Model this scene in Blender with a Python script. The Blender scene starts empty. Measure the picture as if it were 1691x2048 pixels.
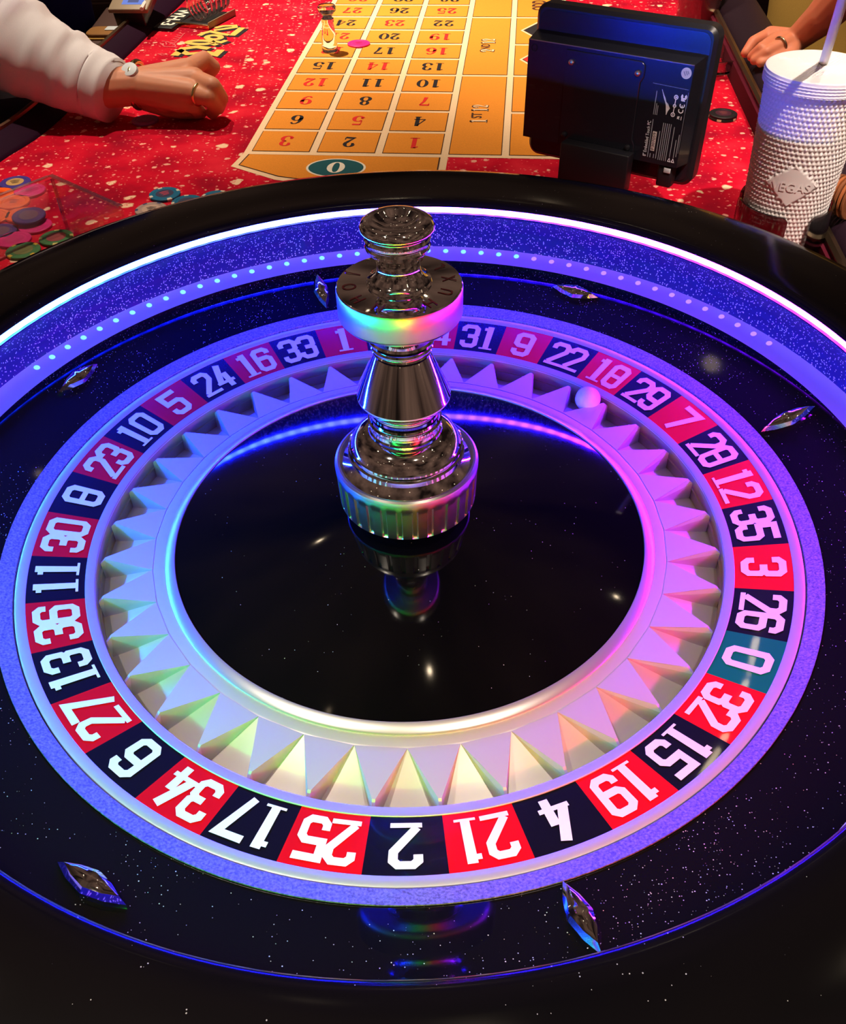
import bpy, math, random
from mathutils import Vector, Matrix, Euler

# ------------------------------------------------------------------ camera, world, lamps, exposure
scene = bpy.context.scene
C = scene.collection
random.seed(7)
PI = math.pi
CAM_LOC = Vector((0.0, -0.4623, 0.4428))
CAM_ROT = Euler((0.81069, 0.01930, -0.04005), 'XYZ')
FPX = 1808.14
cam_d = bpy.data.cameras.new('camera'); cam = bpy.data.objects.new('camera', cam_d); C.objects.link(cam)
cam.location = CAM_LOC; cam.rotation_euler = CAM_ROT
cam_d.sensor_fit = 'VERTICAL'; cam_d.sensor_height = 36.0; cam_d.lens = FPX / 2048 * 36.0
cam_d.clip_start = 0.01; cam_d.clip_end = 50
scene.camera = cam
scene.view_settings.view_transform = 'Standard'; scene.view_settings.look = 'None'
scene.view_settings.exposure = 0.0; scene.view_settings.gamma = 1.0
scene.view_settings.use_curve_mapping = False

w = bpy.data.worlds.new('casino_hall'); scene.world = w; w.use_nodes = True
# the dim brown hall all round, dotted with small warm lights
_t = w.node_tree; _bg = _t.nodes['Background']; _tc = _t.nodes.new('ShaderNodeTexCoord')
_nz = _t.nodes.new('ShaderNodeTexNoise'); _nz.inputs['Scale'].default_value = 2.6; _nz.inputs['Detail'].default_value = 4.0
_rp = _t.nodes.new('ShaderNodeValToRGB'); _rp.color_ramp.elements[0].position = .36; _rp.color_ramp.elements[0].color = (.018, .010, .009, 1)
_rp.color_ramp.elements[1].position = .72; _rp.color_ramp.elements[1].color = (.34, .19, .135, 1)
_vo = _t.nodes.new('ShaderNodeTexVoronoi'); _vo.inputs['Scale'].default_value = 8.0
_lt = _t.nodes.new('ShaderNodeMath'); _lt.operation = 'LESS_THAN'; _lt.inputs[1].default_value = .06
_mx = _t.nodes.new('ShaderNodeMix'); _mx.data_type = 'RGBA'; _mx.inputs[7].default_value = (8.0, 6.0, 3.9, 1)
_t.links.new(_tc.outputs['Generated'], _nz.inputs['Vector']); _t.links.new(_tc.outputs['Generated'], _vo.inputs['Vector'])
_t.links.new(_nz.outputs['Fac'], _rp.inputs[0]); _t.links.new(_vo.outputs['Distance'], _lt.inputs[0])
_t.links.new(_lt.outputs[0], _mx.inputs[0]); _t.links.new(_rp.outputs[0], _mx.inputs[6]); _t.links.new(_mx.outputs[2], _bg.inputs[0])
_bg.inputs[1].default_value = 0.5

def lamp(x, y, z, power, size, col=(1.0, 0.80, 0.60), target=None, spread=180):
    d = bpy.data.lights.new('ceiling_or_fill_lamp', 'AREA'); d.shape = 'DISK'; d.size = size
    d.energy = power; d.color = col; d.spread = math.radians(spread)
    o = bpy.data.objects.new('ceiling_or_fill_lamp', d); C.objects.link(o); o.location = (x, y, z)
    if target is not None:
        o.rotation_euler = (Vector(target) - Vector((x, y, z))).to_track_quat('-Z', 'Y').to_euler()
    return o
# downlights of the hall, warm white, plus fills added for chips, cup and player
lamp(-0.55, 1.75, 1.9, 5.5, 0.05, (1, .82, .62), (-.05, 1.45, -.06), 42)
lamp(-.22, 1.0, 2.0, 1.1, 0.05, (1, .82, .64), (-.50, .74, -.06), 30)  # added fill, brightens the chips and acrylic box
lamp(.85, .9, 1.9, .8, 0.05, (1, .84, .68), (.52, .66, .05), 32)  # added fill for the tumbler, kept narrow to spare the wheel
lamp(.55, -.6, 1.9, .95, 0.05, (1, .82, .70), (.52, .50, .05), 19)  # added fill from the camera side, evens out the tumbler's front
lamp(0.25, .85, 2.1, 3.4, 0.05, (1, .80, .60), (.66, 1.40, -.06), 40)  # fill placed to brighten the player's shirt and hand
lamp(-0.75, -0.25, 2.0, .85, 0.05, (1, .86, .70), (-.05, -.46, 0), 32)
lamp(0.45, -0.55, 2.1, 0.65, 0.05, (1, .84, .68), (.05, -.46, 0), 32)
for i, (x, y) in enumerate([(-1.3, .6), (1.25, .5), (-1.2, -.9), (1.1, -1.0), (0.1, .55), (-.2, -1.4), (.5, 2.3), (-1.1, 1.9), (1.7, 1.6), (0.0, 2.9), (-.6, .35), (.9, -.2)]):
    lamp(x, y, 2.3 + .1 * (i % 3), 0.14, 0.03, (1, .78, .52))

# ------------------------------------------------------------------ helpers
CR = CAM_ROT.to_matrix()
def at(px, py, z):
    """world point at height z seen at photo pixel (px, py)"""
    d = CR @ Vector(((px - 845.5) / FPX, -(py - 1024) / FPX, -1.0))
    return CAM_LOC + d * ((z - CAM_LOC.z) / d.z)

def S(c):  # srgb 0-255 -> linear
    return tuple(((v / 255) / 12.92 if v / 255 <= .04045 else (((v / 255) + .055) / 1.055) ** 2.4) for v in c)

def pmat(name, col, rough=.5, metal=0.0, coat=0.0, spec=.5, trans=0.0, ior=1.45, emit=None, estr=0.0, sub=0.0):
    m = bpy.data.materials.new(name); m.use_nodes = True
    b = m.node_tree.nodes['Principled BSDF']
    b.inputs['Base Color'].default_value = (*col, 1); b.inputs['Roughness'].default_value = rough
    b.inputs['Metallic'].default_value = metal; b.inputs['Coat Weight'].default_value = coat
    b.inputs['Coat Roughness'].default_value = .03
    b.inputs['Specular IOR Level'].default_value = spec
    b.inputs['Transmission Weight'].default_value = trans; b.inputs['IOR'].default_value = ior
    if sub: b.inputs['Subsurface Weight'].default_value = sub; b.inputs['Subsurface Radius'].default_value = (.01, .004, .002); b.inputs['Subsurface Scale'].default_value = .5
    if emit: b.inputs['Emission Color'].default_value = (*emit, 1); b.inputs['Emission Strength'].default_value = estr
    return m

class NT:
    def __init__(s, m): s.t = m.node_tree; s.b = m.node_tree.nodes.get('Principled BSDF')
    def n(s, typ, **kw):
        nd = s.t.nodes.new(typ)
        for k, v in kw.items():
            if k.startswith('i_'):
                key = k[2:]; nd.inputs[int(key) if key.isdigit() else key].default_value = v
            else: setattr(nd, k, v)
        return nd
    def l(s, a, b): s.t.links.new(a, b)
    def ramp(s, stops, fac=None, interp='LINEAR'):
        r = s.n('ShaderNodeValToRGB'); e = r.color_ramp.elements; r.color_ramp.interpolation = interp
        while len(e) > 1: e.remove(e[-1])
        e[0].position = stops[0][0]; e[0].color = (*stops[0][1], 1)
        for p, c in stops[1:]:
            q = e.new(p); q.color = (*c, 1)
        if fac is not None: s.l(fac, r.inputs[0])
        return r

def mesh_obj(name, verts, faces, mat, parent=None, smooth=True, sharp=35, fmats=None):
    me = bpy.data.meshes.new(name); me.from_pydata([tuple(v) for v in verts], [], faces); me.update()
    o = bpy.data.objects.new(name, me); C.objects.link(o)
    if isinstance(mat, (list, tuple)):
        for m in mat: me.materials.append(m)
        if fmats: me.polygons.foreach_set('material_index', fmats)
    else: me.materials.append(mat)
    if smooth:
        me.shade_smooth()
        if sharp: me.set_sharp_from_angle(angle=math.radians(sharp))
    if parent: o.parent = parent
    return o

def fix_normals(o):
    import bmesh
    bm = bmesh.new(); bm.from_mesh(o.data); bmesh.ops.recalc_face_normals(bm, faces=bm.faces); bm.to_mesh(o.data); bm.free()

def lathe_data(prof, seg=96, a0=0.0, a1=2 * PI, mod=None):
    full = abs(a1 - a0 - 2 * PI) < 1e-6
    n = seg if full else seg + 1
    V = []; F = []
    for j in range(n):
        a = a0 + (a1 - a0) * j / seg
        for i, (r, z) in enumerate(prof):
            rr = r if mod is None else mod(i, a, r)
            V.append((rr * math.cos(a), rr * math.sin(a), z))
    m = len(prof)
    for j in range(seg):
        k = (j + 1) % n
        for i in range(m - 1):
            F.append((j * m + i, k * m + i, k * m + i + 1, j * m + i + 1))
    return V, F

def lathe(name, prof, mat, parent=None, seg=96, loc=None, sharp=35, closed=False, mod=None):
    if closed: prof = list(prof) + [prof[0]]
    V, F = lathe_data(prof, seg, mod=mod)
    o = mesh_obj(name, V, F, mat, parent, True, sharp)
    import bmesh
    bm = bmesh.new(); bm.from_mesh(o.data); bmesh.ops.remove_doubles(bm, verts=bm.verts, dist=1e-6)
    bmesh.ops.recalc_face_normals(bm, faces=bm.faces); bm.to_mesh(o.data); bm.free()
    o.data.shade_smooth(); o.data.set_sharp_from_angle(angle=math.radians(sharp))
    if loc is not None: o.location = loc
    return o

def box_data(x0, x1, y0, y1, z0, z1):
    V = [(x0, y0, z0), (x1, y0, z0), (x1, y1, z0), (x0, y1, z0), (x0, y0, z1), (x1, y0, z1), (x1, y1, z1), (x0, y1, z1)]
    F = [(0, 3, 2, 1), (4, 5, 6, 7), (0, 1, 5, 4), (1, 2, 6, 5), (2, 3, 7, 6), (3, 0, 4, 7)]
    return V, F

def rbox(name, x0, x1, y0, y1, z0, z1, mat, parent=None, bev=.002, seg=2):
    V, F = box_data(x0, x1, y0, y1, z0, z1)
    o = mesh_obj(name, V, F, mat, parent, True, 40)
    import bmesh
    bm = bmesh.new(); bm.from_mesh(o.data)
    bmesh.ops.bevel(bm, geom=bm.edges[:], offset=bev, segments=seg, affect='EDGES', profile=.5)
    bm.to_mesh(o.data); bm.free(); o.data.shade_smooth(); o.data.set_sharp_from_angle(angle=math.radians(50))
    return o

def rrect(w, h, r, n=6):
    P = []
    for cx, cy, a0 in ((w / 2 - r, h / 2 - r, 0), (-w / 2 + r, h / 2 - r, 90), (-w / 2 + r, -h / 2 + r, 180), (w / 2 - r, -h / 2 + r, 270)):
        for k in range(n + 1):
            a = math.radians(a0 + 90 * k / n); P.append((cx + r * math.cos(a), cy + r * math.sin(a)))
    return P

def prism(name, P, z0, z1, mat, parent=None, bev=0.0, sharp=40):
    """polygon P (ccw) extruded, with a small chamfer"""
    n = len(P); rows = [(P, z0)]
    if bev:
        cx = sum(p[0] for p in P) / n; cy = sum(p[1] for p in P) / n
        def ins(d):
            out = []
            for i in range(n):
                a, b, c_ = P[i - 1], P[i], P[(i + 1) % n]
                t1 = Vector((b[0] - a[0], b[1] - a[1])); t2 = Vector((c_[0] - b[0], c_[1] - b[1]))
                if t1.length < 1e-9: t1 = t2
                if t2.length < 1e-9: t2 = t1
                t1.normalize(); t2.normalize()
                nn = Vector((-t1.y - t2.y, t1.x + t2.x)); nn.normalize()
                out.append((b[0] + nn.x * d, b[1] + nn.y * d))
            return out
        rows = [(ins(bev), z0), (P, z0 + bev), (P, z1 - bev), (ins(bev), z1)]
    else: rows = [(P, z0), (P, z1)]
    V = []; F = []
    for Q, z in rows: V += [(x, y, z) for x, y in Q]
    for k in range(len(rows) - 1):
        for i in range(n):
            j = (i + 1) % n; F.append((k * n + i, k * n + j, (k + 1) * n + j, (k + 1) * n + i))
    F.append(tuple(reversed(range(n)))); F.append(tuple((len(rows) - 1) * n + i for i in range(n)))
    return mesh_obj(name, V, F, mat, parent, True, sharp)

def tube_data(pts, rad, seg=12, cap=True):
    pts = [Vector(p) for p in pts]; n = len(pts)
    if not isinstance(rad, (list, tuple)): rad = [rad] * n
    V = []; F = []; ref = None
    for i in range(n):
        t = (pts[min(i + 1, n - 1)] - pts[max(i - 1, 0)]).normalized()
        if ref is None:
            ref = Vector((0, 0, 1)) if abs(t.z) < .9 else Vector((1, 0, 0))
        u = (ref - t * ref.dot(t)).normalized(); ref = u; v = t.cross(u)
        for k in range(seg):
            a = 2 * PI * k / seg; V.append(pts[i] + (u * math.cos(a) + v * math.sin(a)) * rad[i])
    for i in range(n - 1):
        for k in range(seg):
            j = (k + 1) % seg; F.append((i * seg + k, i * seg + j, (i + 1) * seg + j, (i + 1) * seg + k))
    if cap: F.append(tuple(reversed(range(seg)))); F.append(tuple((n - 1) * seg + k for k in range(seg)))
    return V, F

def tube(name, pts, rad, mat, parent=None, seg=12, cap=True):
    V, F = tube_data(pts, rad, seg, cap); return mesh_obj(name, V, F, mat, parent, True, 50)

def tag(o, label, cat, group=None, kind=None):
    o['label'] = label; o['category'] = cat
    if group: o['group'] = group
    if kind: o['kind'] = kind
    return o
def thing(name, label, cat, loc=(0, 0, 0), rot=(0, 0, 0), group=None):
    o = bpy.data.objects.new(name, None); C.objects.link(o); o.location = loc; o.rotation_euler = rot; o.empty_display_size = .02
    return tag(o, label, cat, group)
def struct(o): o['kind'] = 'structure'; return o

# ---------------------------------------------------------------- glyph strokes
def stroke(pts, wid, closed=False):
    n = len(pts)
    if not isinstance(wid, (list, tuple)): wid = [wid] * n
    P = [Vector(p) for p in pts]; V = []; F = []
    for i in range(n):
        if closed: a, b, c_ = P[i - 1], P[i], P[(i + 1) % n]
        else: a, b, c_ = P[max(i - 1, 0)], P[i], P[min(i + 1, n - 1)]
        t1 = (b - a); t2 = (c_ - b)
        if t1.length < 1e-9: t1 = t2.copy()
        if t2.length < 1e-9: t2 = t1.copy()
        t1.normalize(); t2.normalize(); t = (t1 + t2)
        t = t.normalized() if t.length > 1e-6 else t1
        nn = Vector((-t.y, t.x)); co = max(.5, nn.dot(Vector((-t1.y, t1.x)))); h = wid[i] / 2 / co
        V += [b + nn * h, b - nn * h]
    m = n if closed else n - 1
    for i in range(m):
        j = (i + 1) % n; F.append((2 * i, 2 * i + 1, 2 * j + 1, 2 * j))
    return V, F
def merge(parts):
    V = []; F = []
    for v, f in parts:
        o = len(V); V += [Vector((p[0], p[1])) for p in v]; F += [tuple(i + o for i in q) for q in f]
    return V, F
def rot180(vf, w):
    v, f = vf; return [Vector((w - p.x, 1 - p.y)) for p in v], f
def block_digits():
    G = {}; a, b, y0, y1, c = .09, .53, .075, .925, .09; t = .17; W = .62
    top = [(a, y1 - c), (a + c, y1), (b - c, y1), (b, y1 - c)]
    G['0'] = merge([stroke([(a, y0 + c)] + top + [(b, y0 + c), (b - c, y0), (a + c, y0)], t, True)])
    G['1'] = merge([stroke([(.33, .03), (.33, 1)], .2), stroke([(.14, .87), (.3, .87)], .12), stroke([(.10, .03), (.56, .03)], .06)])
    G['2'] = merge([stroke([(a, .70)] + top + [(b, .64), (a + .01, .10)], t), stroke([(.0, .055), (.62, .055)], .11)])
    G['3'] = merge([stroke([(a, .70)] + top + [(b, .58), (b - .08, .5), (.24, .5)], t), stroke([(.24, .5), (b - .08, .5), (b, .42), (b, y0 + c), (b - c, y0), (a + c, y0), (a, y0 + c), (a, .30)], t)])
    G['4'] = merge([stroke([(.40, 1.0), (.12, .24)], .2), stroke([(.0, .25), (.62, .25)], .11), stroke([(.43, 0), (.43, .62)], .19)])
    G['5'] = merge([stroke([(.58, y1), (a, y1), (a, .56), (b - c, .56), (b, .47), (b, y0 + c), (b - c, y0), (a + c, y0), (a, y0 + c), (a, .30)], t)])
    G['6'] = merge([stroke([(b, .72), (b, y1 - c), (b - c, y1), (a + c, y1), (a, y1 - c), (a, y0 + c), (a + c, y0), (b - c, y0), (b, y0 + c), (b, .48), (b - c, .56), (a, .56)], t)])
    G['7'] = merge([stroke([(.02, y1), (.56, y1), (.22, 0)], .17)])
    G['8'] = merge([G['0'], stroke([(a, .5), (b, .5)], .14)])
    G['9'] = rot180(G['6'], W)
    return G, W
def serif_digits():
    W = .6; G = {}
    def ell(cx, cy, rx, ry, d0, d1, wmin=.05, wmax=.19, n=20):
        P = []; w_ = []
        for k in range(n + 1):
            a = math.radians(d0 + (d1 - d0) * k / n); P.append((cx + rx * math.cos(a), cy + ry * math.sin(a))); w_.append(wmin + (wmax - wmin) * abs(math.cos(a)) ** 1.6)
        return stroke(P, w_)
    G['0'] = merge([ell(.3, .5, .21, .46, 0, 360)])
    G['1'] = merge([stroke([(.3, 0), (.3, 1)], .2), stroke([(.08, .025), (.52, .025)], .05), stroke([(.1, .86), (.22, .97), (.3, .97)], .07)])
    G['2'] = merge([ell(.29, .71, .19, .26, 175, -35, .06, .18), stroke([(.43, .56), (.28, .32), (.09, .07)], [.17, .10, .05]), stroke([(.06, .08), (.3, .1), (.52, .06)], [.06, .16, .14]), stroke([(.52, .05), (.54, .28)], .05), stroke([(.07, .68), (.2, .68)], .13)])
    G['3'] = merge([ell(.27, .74, .18, .23, 165, -90, .06, .18), ell(.27, .27, .21, .25, 90, -165, .06, .19), stroke([(.05, .74), (.17, .74)], .12), stroke([(.03, .24), (.15, .24)], .12)])
    G['4'] = merge([stroke([(.40, 1), (.04, .29)], .06), stroke([(.03, .29), (.56, .29)], .06), stroke([(.4, 0), (.4, 1)], .19), stroke([(.24, .025), (.54, .025)], .05)])
    G['5'] = merge([stroke([(.12, .93), (.5, .93)], .13), stroke([(.12, .98), (.1, .5)], .05), ell(.28, .31, .21, .28, 140, -165, .05, .2), stroke([(.05, .25), (.17, .25)], .12)])
    six = [ell(.3, .31, .2, .28, 0, 360), stroke([(.5, .80), (.42, .94), (.27, .94), (.15, .78), (.10, .5), (.10, .31)], [.12, .08, .06, .12, .18, .19])]
    G['6'] = merge(six)
    G['7'] = merge([stroke([(.06, .90), (.5, .90)], .15), stroke([(.5, .9), (.33, .5), (.25, 0)], [.06, .13, .2]), stroke([(.06, .97), (.06, .72)], .05)])
    G['8'] = merge([ell(.3, .75, .16, .22, 0, 360, .05, .16), ell(.3, .27, .21, .25, 0, 360)])
    G['9'] = rot180(G['6'], W)
    return G, W
BG, BW = block_digits(); SG, SW = serif_digits()
def number2d(s, G, W, gap=.07):
    parts = []; x = 0
    for ch in s:
        v, f = G[ch]; parts.append(([Vector((p.x + x, p.y)) for p in v], f)); x += W + gap
    V, F = merge(parts); tot = x - gap
    return [Vector((p.x - tot / 2, p.y - .5)) for p in V], F
_fontcache = {}
def text2d(s, bold=0.0):
    """built-in typeface as flat polygons; height of a capital = 1, centred"""
    key = (s, bold)
    if key in _fontcache: return _fontcache[key]
    cu = bpy.data.curves.new('lettering', 'FONT'); cu.body = s; cu.align_x = 'CENTER'; cu.resolution_u = 3; cu.offset = bold
    o = bpy.data.objects.new('lettering', cu); C.objects.link(o)
    dg = bpy.context.evaluated_depsgraph_get(); dg.update()
    me = bpy.data.meshes.new_from_object(o.evaluated_get(dg))
    V = [Vector((v.co.x / .69, v.co.y / .69 - .5)) for v in me.vertices]; F = [tuple(p.vertices) for p in me.polygons]
    bpy.data.objects.remove(o); bpy.data.curves.remove(cu); bpy.data.meshes.remove(me)
    _fontcache[key] = (V, F); return V, F
def planar(name, vf, org, right, up, sx, sy, mat, parent=None):
    """flat lettering on a plane; right x up points out of the surface"""
    V, F = vf; org = Vector(org); right = Vector(right); up = Vector(up)
    return mesh_obj(name, [org + right * (p[0] * sx) + up * (p[1] * sy) for p in V], F, mat, parent, False)

# ---------------------------------------------------------------- materials
M = {}
def mk_gloss_black(name, col=(.004, .004, .005), dust=0.0, rough=.06):
    m = pmat(name, col, rough, 0, 0, .5); t = NT(m)
    g = t.n('ShaderNodeNewGeometry')
    if dust:
        v = t.n('ShaderNodeTexVoronoi', feature='F1', i_Scale=800.0); t.l(g.outputs['Position'], v.inputs['Vector'])
        n = t.n('ShaderNodeTexNoise', i_Scale=9.0, i_Detail=2.0); t.l(g.outputs['Position'], n.inputs['Vector'])
        d = t.n('ShaderNodeTexNoise', i_Scale=900.0); t.l(g.outputs['Position'], d.inputs['Vector'])
        sep = t.n('ShaderNodeSeparateColor'); t.l(v.outputs['Color'], sep.inputs[0])
        th = t.n('ShaderNodeMath', operation='MULTIPLY', i_1=.26); t.l(sep.outputs[0], th.inputs[0])
        lt = t.n('ShaderNodeMath', operation='LESS_THAN'); t.l(v.outputs['Distance'], lt.inputs[0]); t.l(th.outputs[0], lt.inputs[1])
        sel = t.n('ShaderNodeMath', operation='GREATER_THAN'); t.l(sep.outputs[1], sel.inputs[0])
        thn = t.n('ShaderNodeMapRange', i_1=.35, i_2=.65, i_3=1.0, i_4=1.0 - dust); t.l(n.outputs['Fac'], thn.inputs[0]); t.l(thn.outputs[0], sel.inputs[1])
        mu = t.n('ShaderNodeMath', operation='MULTIPLY'); t.l(lt.outputs[0], mu.inputs[0]); t.l(sel.outputs[0], mu.inputs[1])
        mix = t.n('ShaderNodeMix', data_type='RGBA'); mix.inputs[6].default_value = (*col, 1); mix.inputs[7].default_value = (.55, .55, .52, 1)
        t.l(mu.outputs[0], mix.inputs[0]); t.l(mix.outputs[2], t.b.inputs['Base Color'])
        rm = t.n('ShaderNodeMapRange', i_3=rough, i_4=.8); t.l(mu.outputs[0], rm.inputs[0]); t.l(rm.outputs[0], t.b.inputs['Roughness'])
    return m
M['rim'] = mk_gloss_black('black_lacquer', (.004, .0035, .0045), .04, .12)
M['apron'] = mk_gloss_black('dusty_black_lacquer', (.002, .002, .0025), .5, .04); M['apron'].node_tree.nodes['Principled BSDF'].inputs['Specular IOR Level'].default_value = .38; M['apron'].node_tree.nodes['Principled BSDF'].inputs['Coat Weight'].default_value = .04; M['apron'].node_tree.nodes['Principled BSDF'].inputs['Coat Roughness'].default_value = .5
M['cone'] = mk_gloss_black('black_cone_lacquer', (.002, .002, .0025), .03, .05)
M['chrome'] = pmat('chrome', (.80, .79, .78), .05, 1)
M['chrome_satin'] = pmat('satin_chrome', (.66, .65, .62), .28, 1)
M['silver_trim'] = pmat('brushed_silver', (.84, .81, .76), .30, .85)
M['gloss_ring'] = pmat('satin_ring', (.62, .62, .67), .34, .55)
M['white_num'] = pmat('cream_white_paint', S((238, 236, 222)), .35)
M['red_tile'] = pmat('red_enamel', S((225, 8, 14)), .25, 0, .2)
M['black_tile'] = pmat('black_enamel', S((8, 8, 14)), .25, 0, .2)
M['green_tile'] = pmat('green_enamel', S((0, 120, 80)), .25, 0, .2)
M['pocket'] = pmat('pale_pocket_metal', (.62, .58, .54), .38, .35)
M['pocket_wall'] = pmat('tan_pocket_wall', (.42, .34, .22), .35, .4)
M['ball'] = pmat('white_ball', (.85, .84, .82), .2, 0, .3)
# sparkle ring
m = pmat('sparkling_metal_ring', (.42, .42, .46), .35, .85); t = NT(m)
g = t.n('ShaderNodeNewGeometry'); n = t.n('ShaderNodeTexNoise', i_Scale=700.0, i_Detail=3.0); t.l(g.outputs['Position'], n.inputs['Vector'])
r = t.ramp([(.3, (.22, .22, .25)), (.7, (.68, .68, .74))], n.outputs['Fac']); t.l(r.outputs[0], t.b.inputs['Base Color'])
bp = t.n('ShaderNodeBump', i_Strength=.35, i_Distance=.0006); t.l(n.outputs['Fac'], bp.inputs['Height']); t.l(bp.outputs[0], t.b.inputs['Normal'])
M['sparkle'] = m
# glitter wall of the ball track
m = pmat('black_glitter', (.03, .03, .05), .3); t = NT(m)
g = t.n('ShaderNodeNewGeometry'); v = t.n('ShaderNodeTexVoronoi', i_Scale=600.0); t.l(g.outputs['Position'], v.inputs['Vector'])
sep = t.n('ShaderNodeSeparateColor'); t.l(v.outputs['Color'], sep.inputs[0])
lt = t.n('ShaderNodeMath', operation='LESS_THAN', i_1=.34); t.l(v.outputs['Distance'], lt.inputs[0])
sel = t.n('ShaderNodeMath', operation='GREATER_THAN', i_1=.55); t.l(sep.outputs[0], sel.inputs[0])
mu = t.n('ShaderNodeMath', operation='MULTIPLY'); t.l(lt.outputs[0], mu.inputs[0]); t.l(sel.outputs[0], mu.inputs[1])
mix = t.n('ShaderNodeMix', data_type='RGBA'); mix.inputs[6].default_value = (.018, .018, .11, 1); mix.inputs[7].default_value = (.9, .9, .9, 1)
t.l(mu.outputs[0], mix.inputs[0]); t.l(mix.outputs[2], t.b.inputs['Base Color'])
M['glitter'] = m
M['track'] = pmat('satin_ball_track', (.78, .78, .82), .32, .2)
# LED strip, colour running round the ring
def led_mat(name, strength, dots):
    m = bpy.data.materials.new(name); m.use_nodes = True; t = NT(m)
    g = t.n('ShaderNodeNewGeometry'); sp = t.n('ShaderNodeSeparateXYZ'); t.l(g.outputs['Position'], sp.inputs[0])
    a = t.n('ShaderNodeMath', operation='ARCTAN2'); t.l(sp.outputs[1], a.inputs[0]); t.l(sp.outputs[0], a.inputs[1])
    mr = t.n('ShaderNodeMapRange', i_1=-PI, i_2=PI, i_3=0.0, i_4=1.0); t.l(a.outputs[0], mr.inputs[0])
    st = [(-180, (.005, .065, .8)), (-152, (.003, .12, .13)), (-128, (.002, .16, .018)), (-103, (.010, .15, .002)), (-84, (.11, .075, .0015)), (-66, (.22, .006, .0015)), (-40, (.19, .002, .025)), (-12, (.14, .002, .24)), (14, (.22, .003, .85)), (36, (.11, .003, 1.0)), (58, (.022, .003, 1.15)), (90, (.004, .003, 1.2)), (130, (.003, .008, 1.2)), (160, (.004, .030, 1.1)), (180, (.005, .065, .8))]
    r = t.ramp([((d + 180) / 360, c) for d, c in st], mr.outputs[0])
    e = t.n('ShaderNodeEmission'); t.l(r.outputs[0], e.inputs[0]); e.inputs[1].default_value = strength
    if dots:
        k = t.n('ShaderNodeMath', operation='MULTIPLY', i_1=126.0); t.l(a.outputs[0], k.inputs[0])
        s = t.n('ShaderNodeMath', operation='SINE'); t.l(k.outputs[0], s.inputs[0])
        q = t.n('ShaderNodeMapRange', i_1=-.6, i_2=1.0, i_3=strength * .7, i_4=strength * 1.2); t.l(s.outputs[0], q.inputs[0]); t.l(q.outputs[0], e.inputs[1])
    t.l(e.outputs[0], t.t.nodes['Material Output'].inputs[0]); return m
LED = 680.0
M['led'] = led_mat('colour_led_strip', LED, True)
# felt
m = pmat('red_starry_felt', S((205, 12, 28)), .9, 0, 0, .15); t = NT(m)
g = t.n('ShaderNodeNewGeometry')
n1 = t.n('ShaderNodeTexNoise', i_Scale=14.0, i_Detail=5.0); t.l(g.outputs['Position'], n1.inputs['Vector'])
base = t.ramp([(.3, S((142, 0, 32))), (.52, S((196, 4, 38))), (.72, S((220, 34, 54)))], n1.outputs['Fac'])
prev = base.outputs[0]
for sc, th, selv, colr in ((30.0, .24, .80, (236, 196, 160)), (62.0, .24, .62, (232, 160, 140)), (130.0, .24, .55, (222, 100, 96))):
    mp = t.n('ShaderNodeMapping'); mp.inputs['Scale'].default_value = (1, 1.0, 0); mp.inputs['Location'].default_value = (sc, sc * .3, 0); t.l(g.outputs['Position'], mp.inputs['Vector'])
    wn = t.n('ShaderNodeTexNoise', i_Scale=sc * 2.0); t.l(mp.outputs[0], wn.inputs['Vector'])
    off = t.n('ShaderNodeVectorMath', operation='SCALE'); off.inputs['Scale'].default_value = .5 / sc; t.l(wn.outputs['Color'], off.inputs[0])
    ad = t.n('ShaderNodeVectorMath', operation='ADD'); t.l(mp.outputs[0], ad.inputs[0]); t.l(off.outputs[0], ad.inputs[1])
    v = t.n('ShaderNodeTexVoronoi', voronoi_dimensions='2D', i_Scale=sc); t.l(ad.outputs[0], v.inputs['Vector'])
    sep = t.n('ShaderNodeSeparateColor'); t.l(v.outputs['Color'], sep.inputs[0])
    tm = t.n('ShaderNodeMapRange', i_1=selv, i_2=1.0, i_3=.03, i_4=th); t.l(sep.outputs[0], tm.inputs[0])
    df = t.n('ShaderNodeMath', operation='SUBTRACT'); t.l(tm.outputs[0], df.inputs[0]); t.l(v.outputs['Distance'], df.inputs[1])
    ss = t.n('ShaderNodeMapRange', i_1=-.03, i_2=.03); t.l(df.outputs[0], ss.inputs[0])
    gt = t.n('ShaderNodeMath', operation='GREATER_THAN', i_1=selv); t.l(sep.outputs[0], gt.inputs[0])
    mu = t.n('ShaderNodeMath', operation='MULTIPLY'); t.l(ss.outputs[0], mu.inputs[0]); t.l(gt.outputs[0], mu.inputs[1])
    mix = t.n('ShaderNodeMix', data_type='RGBA'); t.l(mu.outputs[0], mix.inputs[0]); t.l(prev, mix.inputs[6]); mix.inputs[7].default_value = (*S(colr), 1)
    prev = mix.outputs[2]
t.l(prev, t.b.inputs['Base Color'])
M['felt'] = m
def cloth(name, col, rough=.85, scale=900, amp=.1):
    m = pmat(name, col, rough, 0, 0, .2); t = NT(m); g = t.n('ShaderNodeNewGeometry')
    n = t.n('ShaderNodeTexNoise', i_Scale=float(scale), i_Detail=2.0); t.l(g.outputs['Position'], n.inputs['Vector'])
    r = t.ramp([(.3, tuple(c * (1 - amp) for c in col)), (.7, tuple(min(1, c * (1 + amp)) for c in col))], n.outputs['Fac']); t.l(r.outputs[0], t.b.inputs['Base Color'])
    return m
M['orange'] = cloth('orange_printed_felt', S((226, 140, 46)), .9, 700, .08)
M['cream'] = cloth('cream_printed_line', S((240, 205, 165)), .9, 700, .05)
M['darkline'] = pmat('dark_printed_line', S((70, 35, 10)), .9)
M['ink'] = pmat('black_print', S((22, 16, 24)), .9)
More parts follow.
